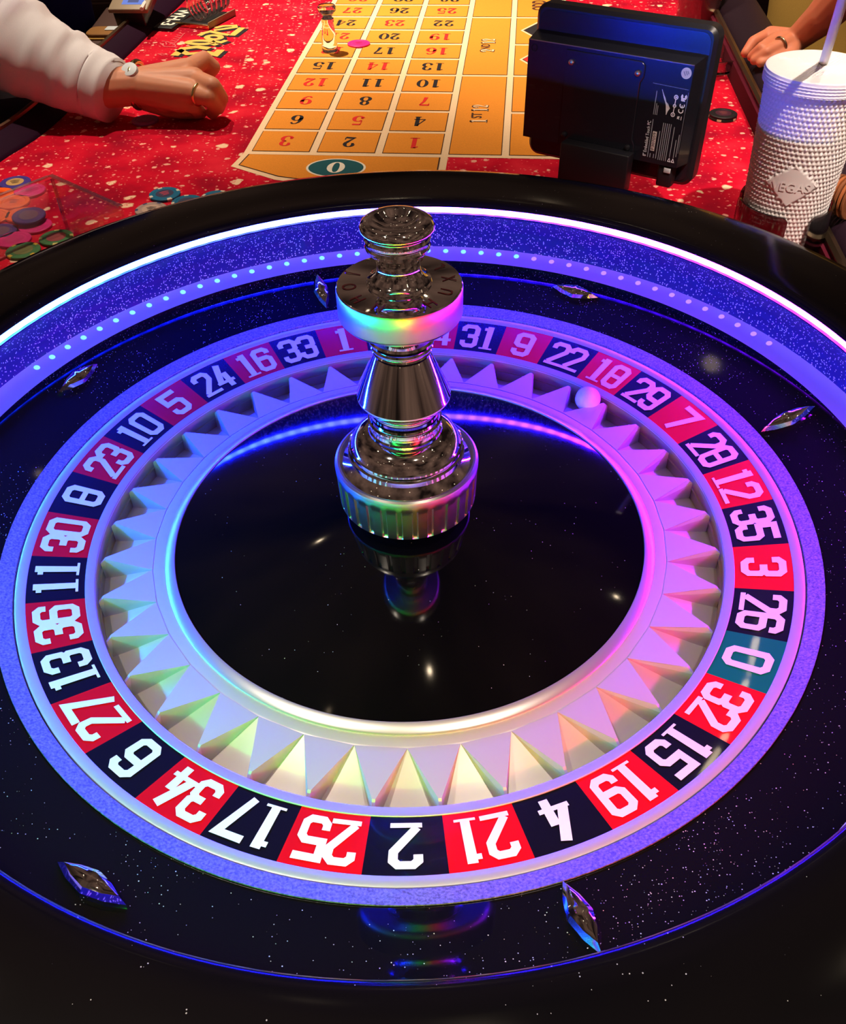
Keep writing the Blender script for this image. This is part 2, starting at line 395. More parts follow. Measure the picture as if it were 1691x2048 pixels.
M['inkred'] = pmat('red_print', S((216, 28, 24)), .9)
M['teal_print'] = pmat('teal_print', S((8, 84, 92)), .9)
M['white_print'] = pmat('white_print', S((240, 230, 210)), .9)
M['gold_print'] = pmat('gold_print', S((226, 180, 84)), .8)
M['leather'] = pmat('dark_leather', S((30, 13, 26)), .55, 0, 0, .3)
t = NT(M['leather']); g = t.n('ShaderNodeNewGeometry'); n = t.n('ShaderNodeTexNoise', i_Scale=450.0, i_Detail=3.0); t.l(g.outputs['Position'], n.inputs['Vector'])
bp = t.n('ShaderNodeBump', i_Strength=.3, i_Distance=.001); t.l(n.outputs['Fac'], bp.inputs['Height']); t.l(bp.outputs[0], t.b.inputs['Normal'])
M['rail_face'] = pmat('dark_plum_laminate', S((34, 3, 30)), .7, 0, 0, .15)
M['bronze'] = pmat('bronze_edge', (.40, .29, .18), .3, 1)
M['acrylic'] = None
def clear(name, tint=(.96, .96, .97), gl=.10, rough=.03):
    m = bpy.data.materials.new(name); m.use_nodes = True; t = NT(m)
    tr = t.n('ShaderNodeBsdfTransparent'); tr.inputs[0].default_value = (*tint, 1)
    gs = t.n('ShaderNodeBsdfGlossy'); gs.inputs['Roughness'].default_value = rough; gs.inputs['Color'].default_value = (1, 1, 1, 1)
    lw = t.n('ShaderNodeLayerWeight', i_Blend=.5); mx = t.n('ShaderNodeMixShader')
    pw = t.n('ShaderNodeMath', operation='POWER', i_1=4.0); t.l(lw.outputs['Facing'], pw.inputs[0])
    a = t.n('ShaderNodeMapRange', i_3=gl * .4, i_4=.6); t.l(pw.outputs[0], a.inputs[0]); t.l(a.outputs[0], mx.inputs[0])
    t.l(tr.outputs[0], mx.inputs[1]); t.l(gs.outputs[0], mx.inputs[2]); t.l(mx.outputs[0], t.t.nodes['Material Output'].inputs[0]); return m
M['acrylic'] = clear('clear_acrylic')
M['acrylic_edge'] = clear('acrylic_edge', (.80, .66, .60), .8, .2)
M['smoke'] = clear('smoked_plastic', (.26, .22, .22), .3, .08)
M['glass'] = pmat('clear_glass', (1, 1, 1), .01, 0, 0, .5, 1.0, 1.45)
M['skin_a'] = pmat('tan_skin', S((205, 138, 106)), .5, 0, 0, .4, sub=.25)
M['skin_b'] = pmat('ruddy_skin', S((214, 130, 98)), .5, 0, 0, .4, sub=.25)
M['shirt'] = cloth('white_shirt_cotton', (.74, .70, .72), .9, 1200, .04)
M['navy'] = cloth('navy_cloth', S((22, 20, 96)), .9, 900, .15)
M['yellow'] = cloth('mustard_shirt_cotton', S((196, 156, 78)), .9, 900, .08)
M['maroon'] = cloth('maroon_cloth', S((80, 8, 30)), .9, 900, .12)
M['gold'] = pmat('gold', (.83, .60, .26), .2, 1)
M['pc'] = pmat('black_powder_coated_metal', (.012, .012, .016), .38, 0, 0, .6)
M['pc_face'] = pmat('dark_satin_back_plate', (.012, .013, .02), .24, 0, .3, .8)
M['label_print'] = pmat('pale_label_print', (.9, .92, .95), .6)
M['grey_print'] = pmat('grey_fine_print', (.30, .32, .36), .6)
M['steel_print'] = pmat('steel_blue_print', (.25, .32, .40), .6)
M['sticker'] = pmat('pale_sticker', (.62, .68, .72), .5)
M['plastic_white'] = pmat('white_matte_plastic', (.78, .72, .70), .42, 0, 0, .4)
M['straw'] = pmat('milky_straw_plastic', (.82, .80, .82), .35, sub=.2)
M['black_plastic'] = pmat('black_plastic', (.012, .012, .014), .4)
M['wood'] = pmat('brown_ribbed_wood', S((78, 52, 46)), .6)
M['grey_plastic'] = pmat('tan_grey_plastic', S((150, 132, 108)), .5)
M['screen'] = pmat('lit_screen', (.02, .03, .06), .3, emit=(.16, .25, .75), estr=.9)
M['screen_dim'] = pmat('lit_screen_window', (.02, .03, .06), .3, emit=(.10, .12, .30), estr=.7)
M['tan_leather'] = pmat('tan_leather', S((150, 104, 52)), .5)
M['paper'] = pmat('paper', (.8, .76, .7), .8)
M['drink'] = pmat('dark_red_drink', (.22, .02, .03), .1, 0, .5)
M['carpet'] = cloth('dark_carpet', S((40, 16, 24)), .95, 60, .4)
ZT = -0.06   # felt level

# ---------------------------------------------------------------- floor
FL = -0.96
o = mesh_obj('floor', [(-4, -3, FL), (4, -3, FL), (4, 6, FL), (-4, 6, FL)], [(0, 1, 2, 3)], M['carpet'], None, False); struct(o)

# ---------------------------------------------------------------- roulette table
table = thing('roulette_table', 'roulette table with red starry felt, orange betting layout and dark padded rails', 'table', (0, 0, FL))
TP = table
def tchild(o):  # keep world coordinates while parented to the table's base point
    o.parent = table; o.matrix_parent_inverse = Matrix.Translation((0, 0, -FL)); return o
th = math.radians(7.5); U = Vector((math.cos(th), -math.sin(th), 0)); Vv = Vector((math.sin(th), math.cos(th), 0))
LO = Vector((-.199, .815, ZT))
def lp(u, v, dz=0.0): return LO + U * u + Vv * v + Vector((0, 0, dz))
leftpath = [(-.60, .30), (-.585, .55), (-.572, .70), (-.548, .807), (-.520, .885), (-.503, .962), (-.492, 1.05), (-.462, 1.236), (-.433, 1.454), (-.408, 1.62), (-.33, 2.25)]
rightx = lambda y: .507 + .13 * (y - .795)
V = []; 
for x, y in leftpath: V.append((x - .02, y, ZT))
R_ = [(rightx(y) + .02, y, ZT) for y in (.2, .5, .8, 1.1, 1.5, 2.25)]
poly = [(-.62, -.75, ZT)] + [(.62, -.75, ZT)] + [(.62, .2, ZT)] + R_ + list(reversed(V))
n_ = len(poly)
top_v = poly + [(x, y, z - .04) for x, y, z in poly]
F = [tuple(range(n_)), tuple(reversed(range(n_, 2 * n_)))] + [(i, (i + 1) % n_, n_ + (i + 1) % n_, n_ + i) for i in range(n_)]
o = tchild(mesh_obj('felt_top', top_v, F, M['felt'], None, False)); fix_normals(o)
o['label'] = 'red felt sprinkled with pale star spots'
# pedestal under the table top
for px_, py_ in ((0, -.15), (.05, 1.5)):
    tchild(rbox('pedestal', px_ - .28, px_ + .28, py_ - .25, py_ + .25, FL, ZT - .041, M['rail_face'], None, .01))
def sweep(name, path, sect, mat, side=1, smooth=True, sharp=40):
    """section points (outward offset, z) carried along a plan path; outward = side * left normal"""
    n = len(path); V = []; F = []; m = len(sect)
    for i in range(n):
        a = Vector(path[max(i - 1, 0)]); b = Vector(path[min(i + 1, n - 1)]); t = (b - a).normalized(); nn = Vector((-t.y, t.x)) * side
        for off, z in sect: V.append((path[i][0] + nn.x * off, path[i][1] + nn.y * off, z))
    for i in range(n - 1):
        for k in range(m):
            j = (k + 1) % m; F.append((i * m + k, (i + 1) * m + k, (i + 1) * m + j, i * m + j))
    F.append(tuple(range(m))); F.append(tuple(reversed(range((n - 1) * m, n * m))))
    o = mesh_obj(name, V, F, mat, None, smooth, sharp); fix_normals(o); return o
def smooth_path(P, k=6):
    out = []
    for i in range(len(P) - 1):
        p0 = Vector(P[max(i - 1, 0)]); p1 = Vector(P[i]); p2 = Vector(P[i + 1]); p3 = Vector(P[min(i + 2, len(P) - 1)])
        for s in range(k):
            t = s / k
            out.append(tuple(.5 * ((2 * p1) + (p2 - p0) * t + (2 * p0 - 5 * p1 + 4 * p2 - p3) * t * t + (3 * p1 - p0 - 3 * p2 + p3) * t ** 3)))
    out.append(tuple(P[-1])); return out
lpth = smooth_path(leftpath)
tchild(sweep('dealer_rail', lpth, [(0, ZT - .03), (0, ZT + .001), (.003, ZT + .006), (.032, -.041), (.038, -.039), (.044, -.043), (.044, ZT - .03)], M['rail_face']))
tchild(sweep('dealer_rail_edge', lpth, [(.034, -.041), (.034, -.036), (.037, -.0345), (.041, -.036), (.041, -.041)], M['bronze']))
tchild(sweep('dealer_shelf', smooth_path(leftpath[:7] + [(-.478, 1.12)]), [(.045, -.07), (.045, -.046), (.052, -.043), (.16, -.043), (.165, -.05), (.165, -.07)], M['leather']))
rpth = [(rightx(y), y) for y in (.22, .4, .6, .8, 1.0, 1.2, 1.5, 1.9, 2.25)]
tchild(sweep('player_rail_face', rpth, [(0, ZT - .03), (0, -.034), (.012, -.030), (.012, ZT - .03)], M['maroon'], -1))
tchild(sweep('player_rail_edge', rpth, [(.006, -.034), (.004, -.027), (.008, -.024), (.014, -.026), (.014, -.034)], M['bronze'], -1))
tchild(sweep('player_rail_pad', rpth, [(.013, -.06), (.013, -.034), (.020, -.024), (.035, -.016), (.055, -.013), (.075, -.016), (.088, -.024), (.094, -.034), (.094, -.06)], M['leather'], -1, True, 80))

# printed betting layout
z1, z2, z3, z4 = .0004, .0007, .0010, .0013
CW, GU, CH, PV = .0823, .0098, .0735, .081
def quad(name, u0, u1, v0, v1, dz, mat, parent=None):
    return mesh_obj(name, [lp(u0, v0, dz), lp(u1, v0, dz), lp(u1, v1, dz), lp(u0, v1, dz)], [(0, 1, 2, 3)], mat, parent, False)
UR = 3 * CW + 2 * GU
NR = 11
bgd = mesh_obj('layout_border', [lp(*p, z1) for p in ((-GU, -.0085), (UR + GU + .0735 + GU + .085 + GU, -.0085), (UR + GU + .0735 + GU + .085 + GU, NR * PV), (-GU, NR * PV))] , [(0, 1, 2, 3)], M['cream'], None, False); tchild(bgd)
zp_out = [(-GU, -.0085), (-.017, -.052), (.052, -.092), (.13, -.112), (.21, -.098), (UR + GU, -.062), (UR + GU, -.0085)]
tchild(mesh_obj('zero_border', [lp(*p, z1) for p in zp_out], [tuple(range(7))], M['cream'], None, False))
zp_in = [(-.002, -.0105), (-.0075, -.048), (.055, -.083), (.13, -.101), (.205, -.088), (UR, -.056), (UR, -.0105)]
zl = tchild(mesh_obj('zero_outline', [lp(*p, z2) for p in zp_in], [tuple(range(7))], M['darkline'], None, False))
cz = (.132, -.045)
zi = [(cz[0] + (p[0] - cz[0]) * .985, cz[1] + (p[1] - cz[1]) * .965) for p in zp_in]
zero_box = tchild(mesh_obj('zero_box', [lp(*p, z3) for p in zi], [tuple(range(7))], M['orange'], None, False)); zero_box['label'] = 'pointed orange zero box with a teal oval'
oc = (.128, -.052)
def oval(name, ru, rv, dz, mat, par):
    return mesh_obj(name, [lp(oc[0] + ru * math.cos(2 * PI * k / 48), oc[1] + rv * math.sin(2 * PI * k / 48), dz) for k in range(48)], [tuple(range(48))], mat, par, False)
def sub(o, par):  # sub-part of a table part: both stay in world coordinates
    o.parent = par; o.matrix_parent_inverse = Matrix.Identity(4); return o
sub(oval('zero_oval_rim', .0405, .030, z3 + .0002, M['white_print'], None), zero_box)
sub(oval('zero_oval', .0375, .0272, z3 + .0004, M['teal_print'], None), zero_box)
sub(planar('numeral', number2d('0', SG, SW), lp(oc[0], oc[1], z3 + .0006), -U, -Vv, .040, .036, M['white_print'], None), zero_box)
RED = {1, 3, 5, 7, 9, 12, 14, 16, 18, 19, 21, 23, 25, 27, 30, 32, 34, 36}
E_ = .0012
def bet_box(name, u0, u1, v0, v1):
    b = tchild(quad(name, u0 + E_, u1 - E_, v0 + E_, v1 - E_, z3, M['orange']))
    sub(quad('outline', u0, u1, v0, v1, z2, M['darkline']), b)
    return b
for row in range(NR):
    for col in range(3):
        num = 3 * row + 3 - col
        u0 = col * (CW + GU); v0 = row * PV
        b = bet_box('number_box', u0, u0 + CW, v0, v0 + CH)
        sub(planar('numeral', number2d(str(num), SG, SW, .05), lp(u0 + CW / 2, v0 + CH / 2, z4), -U, -Vv, .0315, .036, M['inkred'] if num in RED else M['ink'], None), b)
ud = UR + GU
for k, (a, b_) in enumerate((('1', 'ST'), ('2', 'ND'), ('3', 'RD'))):
    v0 = 4 * k * PV; v1 = min(v0 + 4 * PV - (PV - CH), NR * PV - .004)
    b = bet_box('dozen_box', ud, ud + .0735, v0, v1)
    vc = v0 + .148
    for s, dv, hh, ww, du in ((a, -.026, .026, .030, 0), (b_, -.004, .015, .014, .004), ('12', .026, .026, .026, 0)):
        vf = number2d(s, SG, SW, .05) if s.isdigit() else text2d(s, .02)
        sub(planar('dozen_lettering', vf, lp(ud + .036 - du, vc + dv, z4), Vv, -U, ww * (.9 if s.isdigit() else 1), hh, M['darkline'], None), b)
        if s.isdigit():
            sub(planar('dozen_lettering', ([p * 1.0 for p in vf[0]], vf[1]), lp(ud + .0365 - du, vc + dv + .0006, z4 + .0003), Vv, -U, ww * .80, hh * .88, M['cream'], None), b)
ue = ud + .0735 + GU
for k in range(5):
    v0 = 2 * k * PV; b = bet_box('even_money_box', ue, ue + .085, v0, v0 + 2 * PV - (PV - CH))
    vc = v0 + PV - .004; uc = ue + .0425
    if k in (2, 3):
        for sc, dz, mt in ((1.0, z4, M['cream']), (.86, z4 + .0002, M['darkline']), (.80, z4 + .0004, M['inkred'] if k == 2 else M['ink'])):
            sub(mesh_obj('diamond', [lp(uc - .034 * sc, vc, dz), lp(uc, vc - .058 * sc, dz), lp(uc + .034 * sc, vc, dz), lp(uc, vc + .058 * sc, dz)], [(0, 1, 2, 3)], mt, None, False), b)
    else:
        s = {0: '1 TO 18', 1: 'EVEN', 4: 'ODD'}[k]
        sub(planar('even_money_lettering', text2d(s, .03), lp(uc, vc, z4), Vv, -U, .020, .026, M['darkline'], None), b)

# gold script printed on the felt near the dealer
def felt_strokes(name, strokes, dz, mat, off=(0, 0)):
    parts = []
    for pts, wd in strokes:
        P = [at(300 + (x + off[0]) / 8.455, (y + off[1]) / 8.455, ZT) for x, y in pts]
        parts.append(stroke([(p.x, p.y) for p in P], wd))
    Vx, Fx = merge(parts)
    return tchild(mesh_obj(name, [(p.x, p.y, ZT + dz) for p in Vx], Fx, mat, None, False))
def ov(cx, cy, rx, ry, n=20): return [(cx + rx * math.cos(2 * PI * k / n), cy + ry * math.sin(2 * PI * k / n)) for k in range(n + 1)]
gold = [(ov(850, 725, 210, 30), .012), ([(1040, 745), (1130, 770)], .011), (ov(1080, 640, 120, 34), .011), ([(1060, 700), (1200, 725), (1290, 690)], .010),
        ([(830, 610), (900, 570), (1020, 540), (1180, 575), (1340, 600)], .011), ([(1100, 480), (1230, 450), (1430, 440), (1440, 470), (1230, 500), (1080, 520)], .010), ([(1380, 610), (1560, 475)], .013),
        ([(410, 950), (560, 830), (800, 800), (1000, 830)], .015), ([(480, 850), (640, 920), (900, 900)], .013), ([(930, 890), (1110, 930), (1200, 850)], .015)]
felt_strokes('script_shadow', gold, .0006, M['ink'], (55, 18))
felt_strokes('gold_script', gold, .0010, M['gold_print'])
thin = [([(170, 730), (240, 790), (420, 800), (430, 770), (300, 710), (200, 700)], .0025), ([(260, 700), (280, 760)], .002)] + \
       [([(330 + 30 * k, 720 - 32 * k), (420 + 28 * k, 735 - 30 * k), (450 + 28 * k, 715 - 30 * k)], .0022) for k in range(6)] + [([(130, 910), (200, 940), (300, 930), (180, 905)], .0022)]
felt_strokes('thin_script', thin, .0006, pmat('pink_print', S((232, 90, 96)), .9))

# ---------------------------------------------------------------- roulette bowl
bowl = thing('roulette_bowl', 'black lacquered roulette wheel bowl with a blue to purple glowing strip under the rim', 'wheel bowl', (0, 0, ZT))
def inb(o): o.parent = bowl; o.matrix_parent_inverse = Matrix.Translation((0, 0, -ZT)); return o
rimp = [(.405, ZT + .002), (.409, -.02), (.4105, .060), (.4100, .070), (.4080, .0755), (.4045, .0782), (.398, .0792), (.375, .0798), (.350, .0790), (.341, .0782), (.3380, .0775), (.3358, .0762), (.3345, .0748), (.3340, .0735), (.3370, .0734), (.3370, .0668), (.3342, .0668), (.3342, .0658), (.338, .0640), (.3480, .058), (.37, .055), (.38, ZT + .002)]
inb(lathe('rim', rimp, M['rim'], None, 256, closed=True, sharp=50))
inb(lathe('led_strip', [(.3366, .0670), (.3366, .0732)], M['led'], None, 504))
inb(lathe('glitter_wall', [(.3342, .0658), (.3385, .0625), (.3430, .0560), (.3460, .0460), (.3466, .0360), (.3460, .0283)], M['glitter'], None, 256))
inb(lathe('ball_track', [(.3460, .0283), (.3430, .0264), (.3370, .0245), (.3280, .0230)], M['track'], None, 256))
inb(lathe('apron', [(.3280, .0230), (.278, .0058), (.2772, .0050), (.276, .003)], M['apron'], None, 256, sharp=8))
inb(lathe('sparkle_ring', [(.2775, .0060), (.2772, .0066), (.2675, .0028), (.2672, .0), (.2672, -.02)], M['sparkle'], None, 256))
inb(lathe('bowl_base', [(.2672, -.02), (.2672, -.045), (.05, -.050), (.0001, -.050)], M['black_plastic'], None, 96))
reflection_ms = [pmat('blue_reflection_dot', (.02, .02, .03), .4, emit=(.10, .32, 1.0), estr=3.0), pmat('lilac_reflection_dot', (.02, .02, .03), .4, emit=(.30, .14, 1.0), estr=2.0)]  # glowing dots added to imitate the strip's reflection in the ball track
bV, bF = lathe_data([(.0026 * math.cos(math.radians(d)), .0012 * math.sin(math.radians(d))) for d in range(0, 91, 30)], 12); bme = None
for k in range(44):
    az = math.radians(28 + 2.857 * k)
    o = mesh_obj('led_reflection_dot', bV, bF, reflection_ms[0 if math.degrees(az) > 68 else 1], None, True, None)
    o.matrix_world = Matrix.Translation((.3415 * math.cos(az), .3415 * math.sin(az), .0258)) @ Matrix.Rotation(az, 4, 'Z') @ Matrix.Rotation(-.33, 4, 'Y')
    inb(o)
# chrome deflectors, alternately radial and tangential
def deflector_mesh():
    L, W_, H = .0225, .0072, .0072
    P = [(-L, 0), (-L * .55, -W_ * .62), (0, -W_), (L * .55, -W_ * .62), (L, 0), (L * .55, W_ * .62), (0, W_), (-L * .55, W_ * .62)]
    rows = [(1, 0), (.985, .0028), (.78, .0058), (.46, H), (.0, H + .0004)]
    V = []; F = []
    for s, z in rows[:-1]: V += [(x * s, y * s, z) for x, y in P]
    V.append((0, 0, H + .0004)); n = 8
    for k in range(3):
        for i in range(n): F.append((k * n + i, k * n + (i + 1) % n, (k + 1) * n + (i + 1) % n, (k + 1) * n + i))
    for i in range(n): F.append((3 * n + i, 3 * n + (i + 1) % n, 4 * n))
    F.append(tuple(reversed(range(n)))); return V, F
dV, dF = deflector_mesh(); dme = None
slope = math.atan2(.0230 - .0058, .328 - .278)
for k in range(8):
    az_d, rr = ((14.0, .300), (59.0, .3097), (104.0, .300), (149.0, .3097), (-166.0, .300), (-121.0, .3097), (-76.0, .300), (-31.0, .3097))[k]
    az = math.radians(az_d); rad_ = (k % 2 == 0)
    zz = .0058 + (rr - .278) * math.tan(slope)
    if dme is None:
        o = mesh_obj('deflector', dV, dF, M['chrome'], None, True, 22); dme = o.data
        md = None
    else:
        o = bpy.data.objects.new('deflector', dme); C.objects.link(o)
    R0 = Matrix.Rotation(az, 4, 'Z') @ Matrix.Rotation(-slope, 4, 'Y')
    if not rad_: R0 = R0 @ Matrix.Rotation(PI / 2, 4, 'Z')
    o.matrix_world = Matrix.Translation((rr * math.cos(az), rr * math.sin(az), zz)) @ R0
    o.parent = bowl; o.matrix_parent_inverse = Matrix.Translation((0, 0, -ZT))
    if k == 0: o['label'] = 'diamond shaped chrome deflector'

# ---------------------------------------------------------------- rotor
rotor = thing('roulette_rotor', 'spinning roulette rotor with numbered pockets, black cone and chrome turret', 'roulette rotor', (0, 0, -.045))
def inr(o): o.parent = rotor; o.matrix_parent_inverse = Matrix.Translation((0, 0, .045)); return o
order = [0, 32, 15, 19, 4, 21, 2, 25, 17, 34, 6, 27, 13, 36, 11, 30, 8, 23, 10, 5, 24, 16, 33, 1, 20, 14, 31, 9, 22, 18, 29, 7, 28, 12, 35, 3, 26]
PH = -0.5027; ST = 2 * PI / 37
RI, RO, ZI, ZO = .2244, .2600, -.0076, 0.0
def ringpt(r, a, dz=0.0): return (r * math.cos(a), r * math.sin(a), ZI + (ZO - ZI) * (r - RI) / (RO - RI) + dz)
for k, num in enumerate(order):
    a0 = PH - k * ST; a1 = a0 - ST; nseg = 6
    V = []; F = []
    for j in range(nseg + 1):
        a = a0 + (a1 - a0) * j / nseg
        for r, dz in ((RI, -.002), (RI, 0), (RO, 0), (RO, -.002)): V.append(ringpt(r, a, dz))
    for j in range(nseg):
        for q in range(3): F.append((j * 4 + q, j * 4 + q + 1, (j + 1) * 4 + q + 1, (j + 1) * 4 + q))
    mt = M['green_tile'] if num == 0 else (M['red_tile'] if num in RED else M['black_tile'])
    tile = mesh_obj('number_tile', V, F, mt, None, True, 30); fix_normals(tile); inr(tile)
    two = num > 9
    Vn, Fn = number2d(str(num), BG, BW, -.01 if two else .0)
    ac = (a0 + a1) / 2; hh = .0275; wx = .0265 if two else .0285; rc = (RI + RO) / 2
    VV = []
    for p in Vn:
        r = rc + p.y * hh; VV.append(ringpt(r, ac - p.x * wx / rc, .0004))
    nm = mesh_obj('numeral', VV, Fn, M['white_num'], None, False); nm.parent = tile
inr(lathe('outer_bevel', [(.2600, -.002), (.2600, .0003), (.2604, .0006), (.2652, .0018), (.2664, .0016), (.2668, .0008), (.2668, -.004)], M['gloss_ring'], None, 256))
inr(lathe('inner_ring', [(.2244, -.0100), (.2244, -.0073), (.2240, -.0070), (.2190, -.0078), (.2184, -.0082), (.2182, -.010)], M['gloss_ring'], None, 256))
inr(lathe('pocket_wall', [(.2183, -.0085), (.2183, -.0190), (.2170, -.0192), (.2170, -.0200), (.2180, -.0202), (.2175, -.0290)], M['pocket_wall'], None, 256))
inr(lathe('pocket_floor', [(.1718, -.0110), (.1790, -.0109), (.1800, -.0111), (.2060, -.0235), (.2178, -.0285)], M['pocket'], None, 256))
fme = None
for k in range(37):
    if fme is None:
        V = []; F = []
        # solid wedge: broad at the cone, a point at the outer wall
        r0, r1 = .1800, .2172; zt0, zt1 = -.0106, -.0098
        hw0 = ST / 2 * .995 * r0; hw1 = .0009
        V = [(r0, -hw0, zt0), (r0, hw0, zt0), (r1 - .004, hw1, zt1), (r1 - .004, -hw1, zt1), (r1, hw1, zt1 - .004), (r1, -hw1, zt1 - .004),
             (r0, -hw0 * 1.0, -.0125), (r0, hw0 * 1.0, -.0125), (r1, hw1 + .0006, -.030), (r1, -hw1 - .0006, -.030)]
        F = [(0, 1, 2, 3), (3, 2, 4, 5), (5, 4, 8, 9), (1, 7, 8, 4, 2), (0, 3, 5, 9, 6), (0, 6, 7, 1), (6, 9, 8, 7)]
        o = mesh_obj('fret', V, F, M['pocket'], None, False); fix_normals(o); fme = o.data
    else:
        o = bpy.data.objects.new('fret', fme); C.objects.link(o)
    o.rotation_euler = (0, 0, PH - k * ST); inr(o)
inr(lathe('cone_trim', [(.1724, -.0125), (.1722, -.0100), (.1714, -.0094), (.1658, -.0076), (.1650, -.0076), (.1646, -.0088)], M['silver_trim'], None, 256))
inr(lathe('cone', [(.1648, -.0085), (.150, -.0056), (.110, .0015), (.070, .0085), (.040, .0135), (.028, .0155), (.0, .0160)], M['cone'], None, 192))
# turret, part by part
inr(lathe('turret_stem', [(.026, .0150), (.026, .0200), (.030, .0225), (.044, .0228)], M['black_plastic'], None, 64))
NG = 29
def knurl(i, a, r):
    if 3 <= i <= 6:
        p = (a * NG / (2 * PI)) % 1.0
        return r - (.0013 if p < .32 else 0.0)
    return r
inr(lathe('turret_base', [(.040, .0225), (.0452, .0222), (.0462, .0230), (.0464, .0235), (.0466, .0270), (.0474, .0450), (.0475, .0478), (.0476, .0482), (.0479, .0535), (.0474, .0552), (.0460, .0562), (.0445, .0560), (.0436, .0548)], M['chrome_satin'], None, NG * 12, mod=knurl, sharp=25))
inr(lathe('turret_bevel', [(.0436, .0548), (.0430, .0552), (.0385, .0612), (.0380, .0640), (.0372, .0646)], M['chrome'], None, 96, sharp=20))
inr(lathe('turret_dome', [(.0372, .0646), (.0366, .0650), (.0366, .0665), (.0372, .0672), (.0370, .0685), (.0360, .0692), (.0352, .0705), (.0335, .0735), (.0300, .0765), (.0255, .0785), (.0232, .0792)], M['chrome'], None, 96, sharp=20))
inr(lathe('turret_lower_collar', [(.0236, .0790), (.0240, .0800), (.0236, .0812), (.0226, .0822), (.0222, .0840), (.0230, .0862), (.0238, .0872), (.0236, .0884), (.0225, .0890), (.0228, .0905), (.0222, .0920), (.0224, .0940), (.0220, .0955), (.0225, .0990), (.0235, .1010)], M['chrome'], None, 96, sharp=20))
inr(lathe('turret_skirt', [(.0235, .1010), (.0262, .1022), (.0284, .1046), (.0294, .1068), (.0294, .1078), (.0286, .1096), (.0172, .1362), (.0166, .1375)], M['chrome'], None, 96, sharp=14))
inr(lathe('turret_upper_collar', [(.0165, .1375), (.0176, .1385), (.0180, .1400), (.0174, .1412), (.0184, .1424), (.0192, .1440), (.0186, .1454), (.0196, .1466), (.0200, .1485), (.0192, .1500), (.0170, .1512), (.0160, .1560), (.0180, .1615), (.0200, .1624)], M['chrome'], None, 96, sharp=20))
inr(lathe('turret_disc', [(.0361, .1824), (.0357, .1832), (.0352, .1834), (.0190, .1838), (.0176, .1842)], M['chrome'], None, 128, sharp=25))
inr(lathe('turret_disc_side', [(.0200, .1624), (.0335, .1628), (.0346, .1636), (.0361, .1654), (.0363, .1660), (.0364, .1812), (.0361, .1824)], M['chrome_satin'], None, 128, sharp=25))
inr(lathe('turret_neck', [(.0184, .1838), (.0188, .1850), (.0182, .1864), (.0162, .1874), (.0150, .1886), (.0136, .1900), (.0126, .1925), (.0122, .1955), (.0126, .1985), (.0138, .2010), (.0154, .2030), (.0166, .2042), (.0168, .2052)], M['chrome'], None, 96, sharp=20))
inr(lathe('turret_knob_collar', [(.0168, .2052), (.0180, .2060), (.0184, .2075), (.0178, .2090), (.0184, .2102), (.0186, .2118), (.0180, .2128), (.0178, .2140), (.0186, .2150), (.0190, .2160)], M['chrome'], None, 96, sharp=20))
inr(lathe('turret_knob', [(.0190, .2160), (.0200, .2164), (.0206, .2172), (.0206, .2184), (.0198, .2200), (.0178, .2214), (.0152, .2222), (.0132, .2224), (.0120, .2218), (.0100, .2200), (.0066, .2182), (.0030, .2174), (.0, .2173)], M['chrome'], None, 96, sharp=30))
letters_m = pmat('engraved_red_lettering', (.20, .03, .03), .3, .5)
word = 'JOHN HUXLEY'
for i, ch in enumerate(word):
    if ch == ' ': continue
    a = math.radians(-205 + i * 360 / 12.0); Vt, Ft = text2d(ch, .0)
    rr = .0285; ctr = Vector((rr * math.cos(a), rr * math.sin(a), .18385)); rt = Vector((-math.sin(a), math.cos(a), 0)); up_ = Vector((-math.cos(a), -math.sin(a), 0))
    inr(planar('engraved_letter', (Vt, Ft), ctr, rt, up_, .0062, .0082, letters_m, None))

# ball
bp_ = at(1175, 798, -.009)
V, F = lathe_data([(.0105 * math.cos(math.radians(d)), .0105 * math.sin(math.radians(d))) for d in range(-90, 91, 10)], 32)
ball = mesh_obj('roulette_ball', V, F, M['ball'], None, True, None); fix_normals(ball); ball.location = bp_
tag(ball, 'small white ball resting in the pocket ring beside red 18', 'ball')

# ---------------------------------------------------------------- chips
CHR, CHH = .020, .0034
chip_prof = [(0, 0), (.0190, 0), (.0200, .0006), (.0200, .0028), (.0192, .0034), (.0150, .0034), (.0146, .0031), (.0128, .0031), (.0124, .0033), (.0, .0033)]
cV, cF = lathe_data(chip_prof, 40)
inl = [(.0115 * math.cos(2 * PI * k / 28), .0115 * math.sin(2 * PI * k / 28), .00345) for k in range(28)]
def spot_data(a, h=.16):
    V = []
    for da in (-h, 0, h):
        for r, z in ((.02012, .0005), (.02012, .0029), (.0192, .00352), (.0160, .00352)): V.append((r * math.cos(a + da), r * math.sin(a + da), z))
    F = [(j * 4 + q, (j + 1) * 4 + q, (j + 1) * 4 + q + 1, j * 4 + q + 1) for j in range(2) for q in range(3)]
    return V, F
_cm = {}
def cmat(c):
    if c not in _cm: _cm[c] = pmat('clay_%02x%02x%02x' % c, S(c), .5, 0, 0, .4)
    return _cm[c]
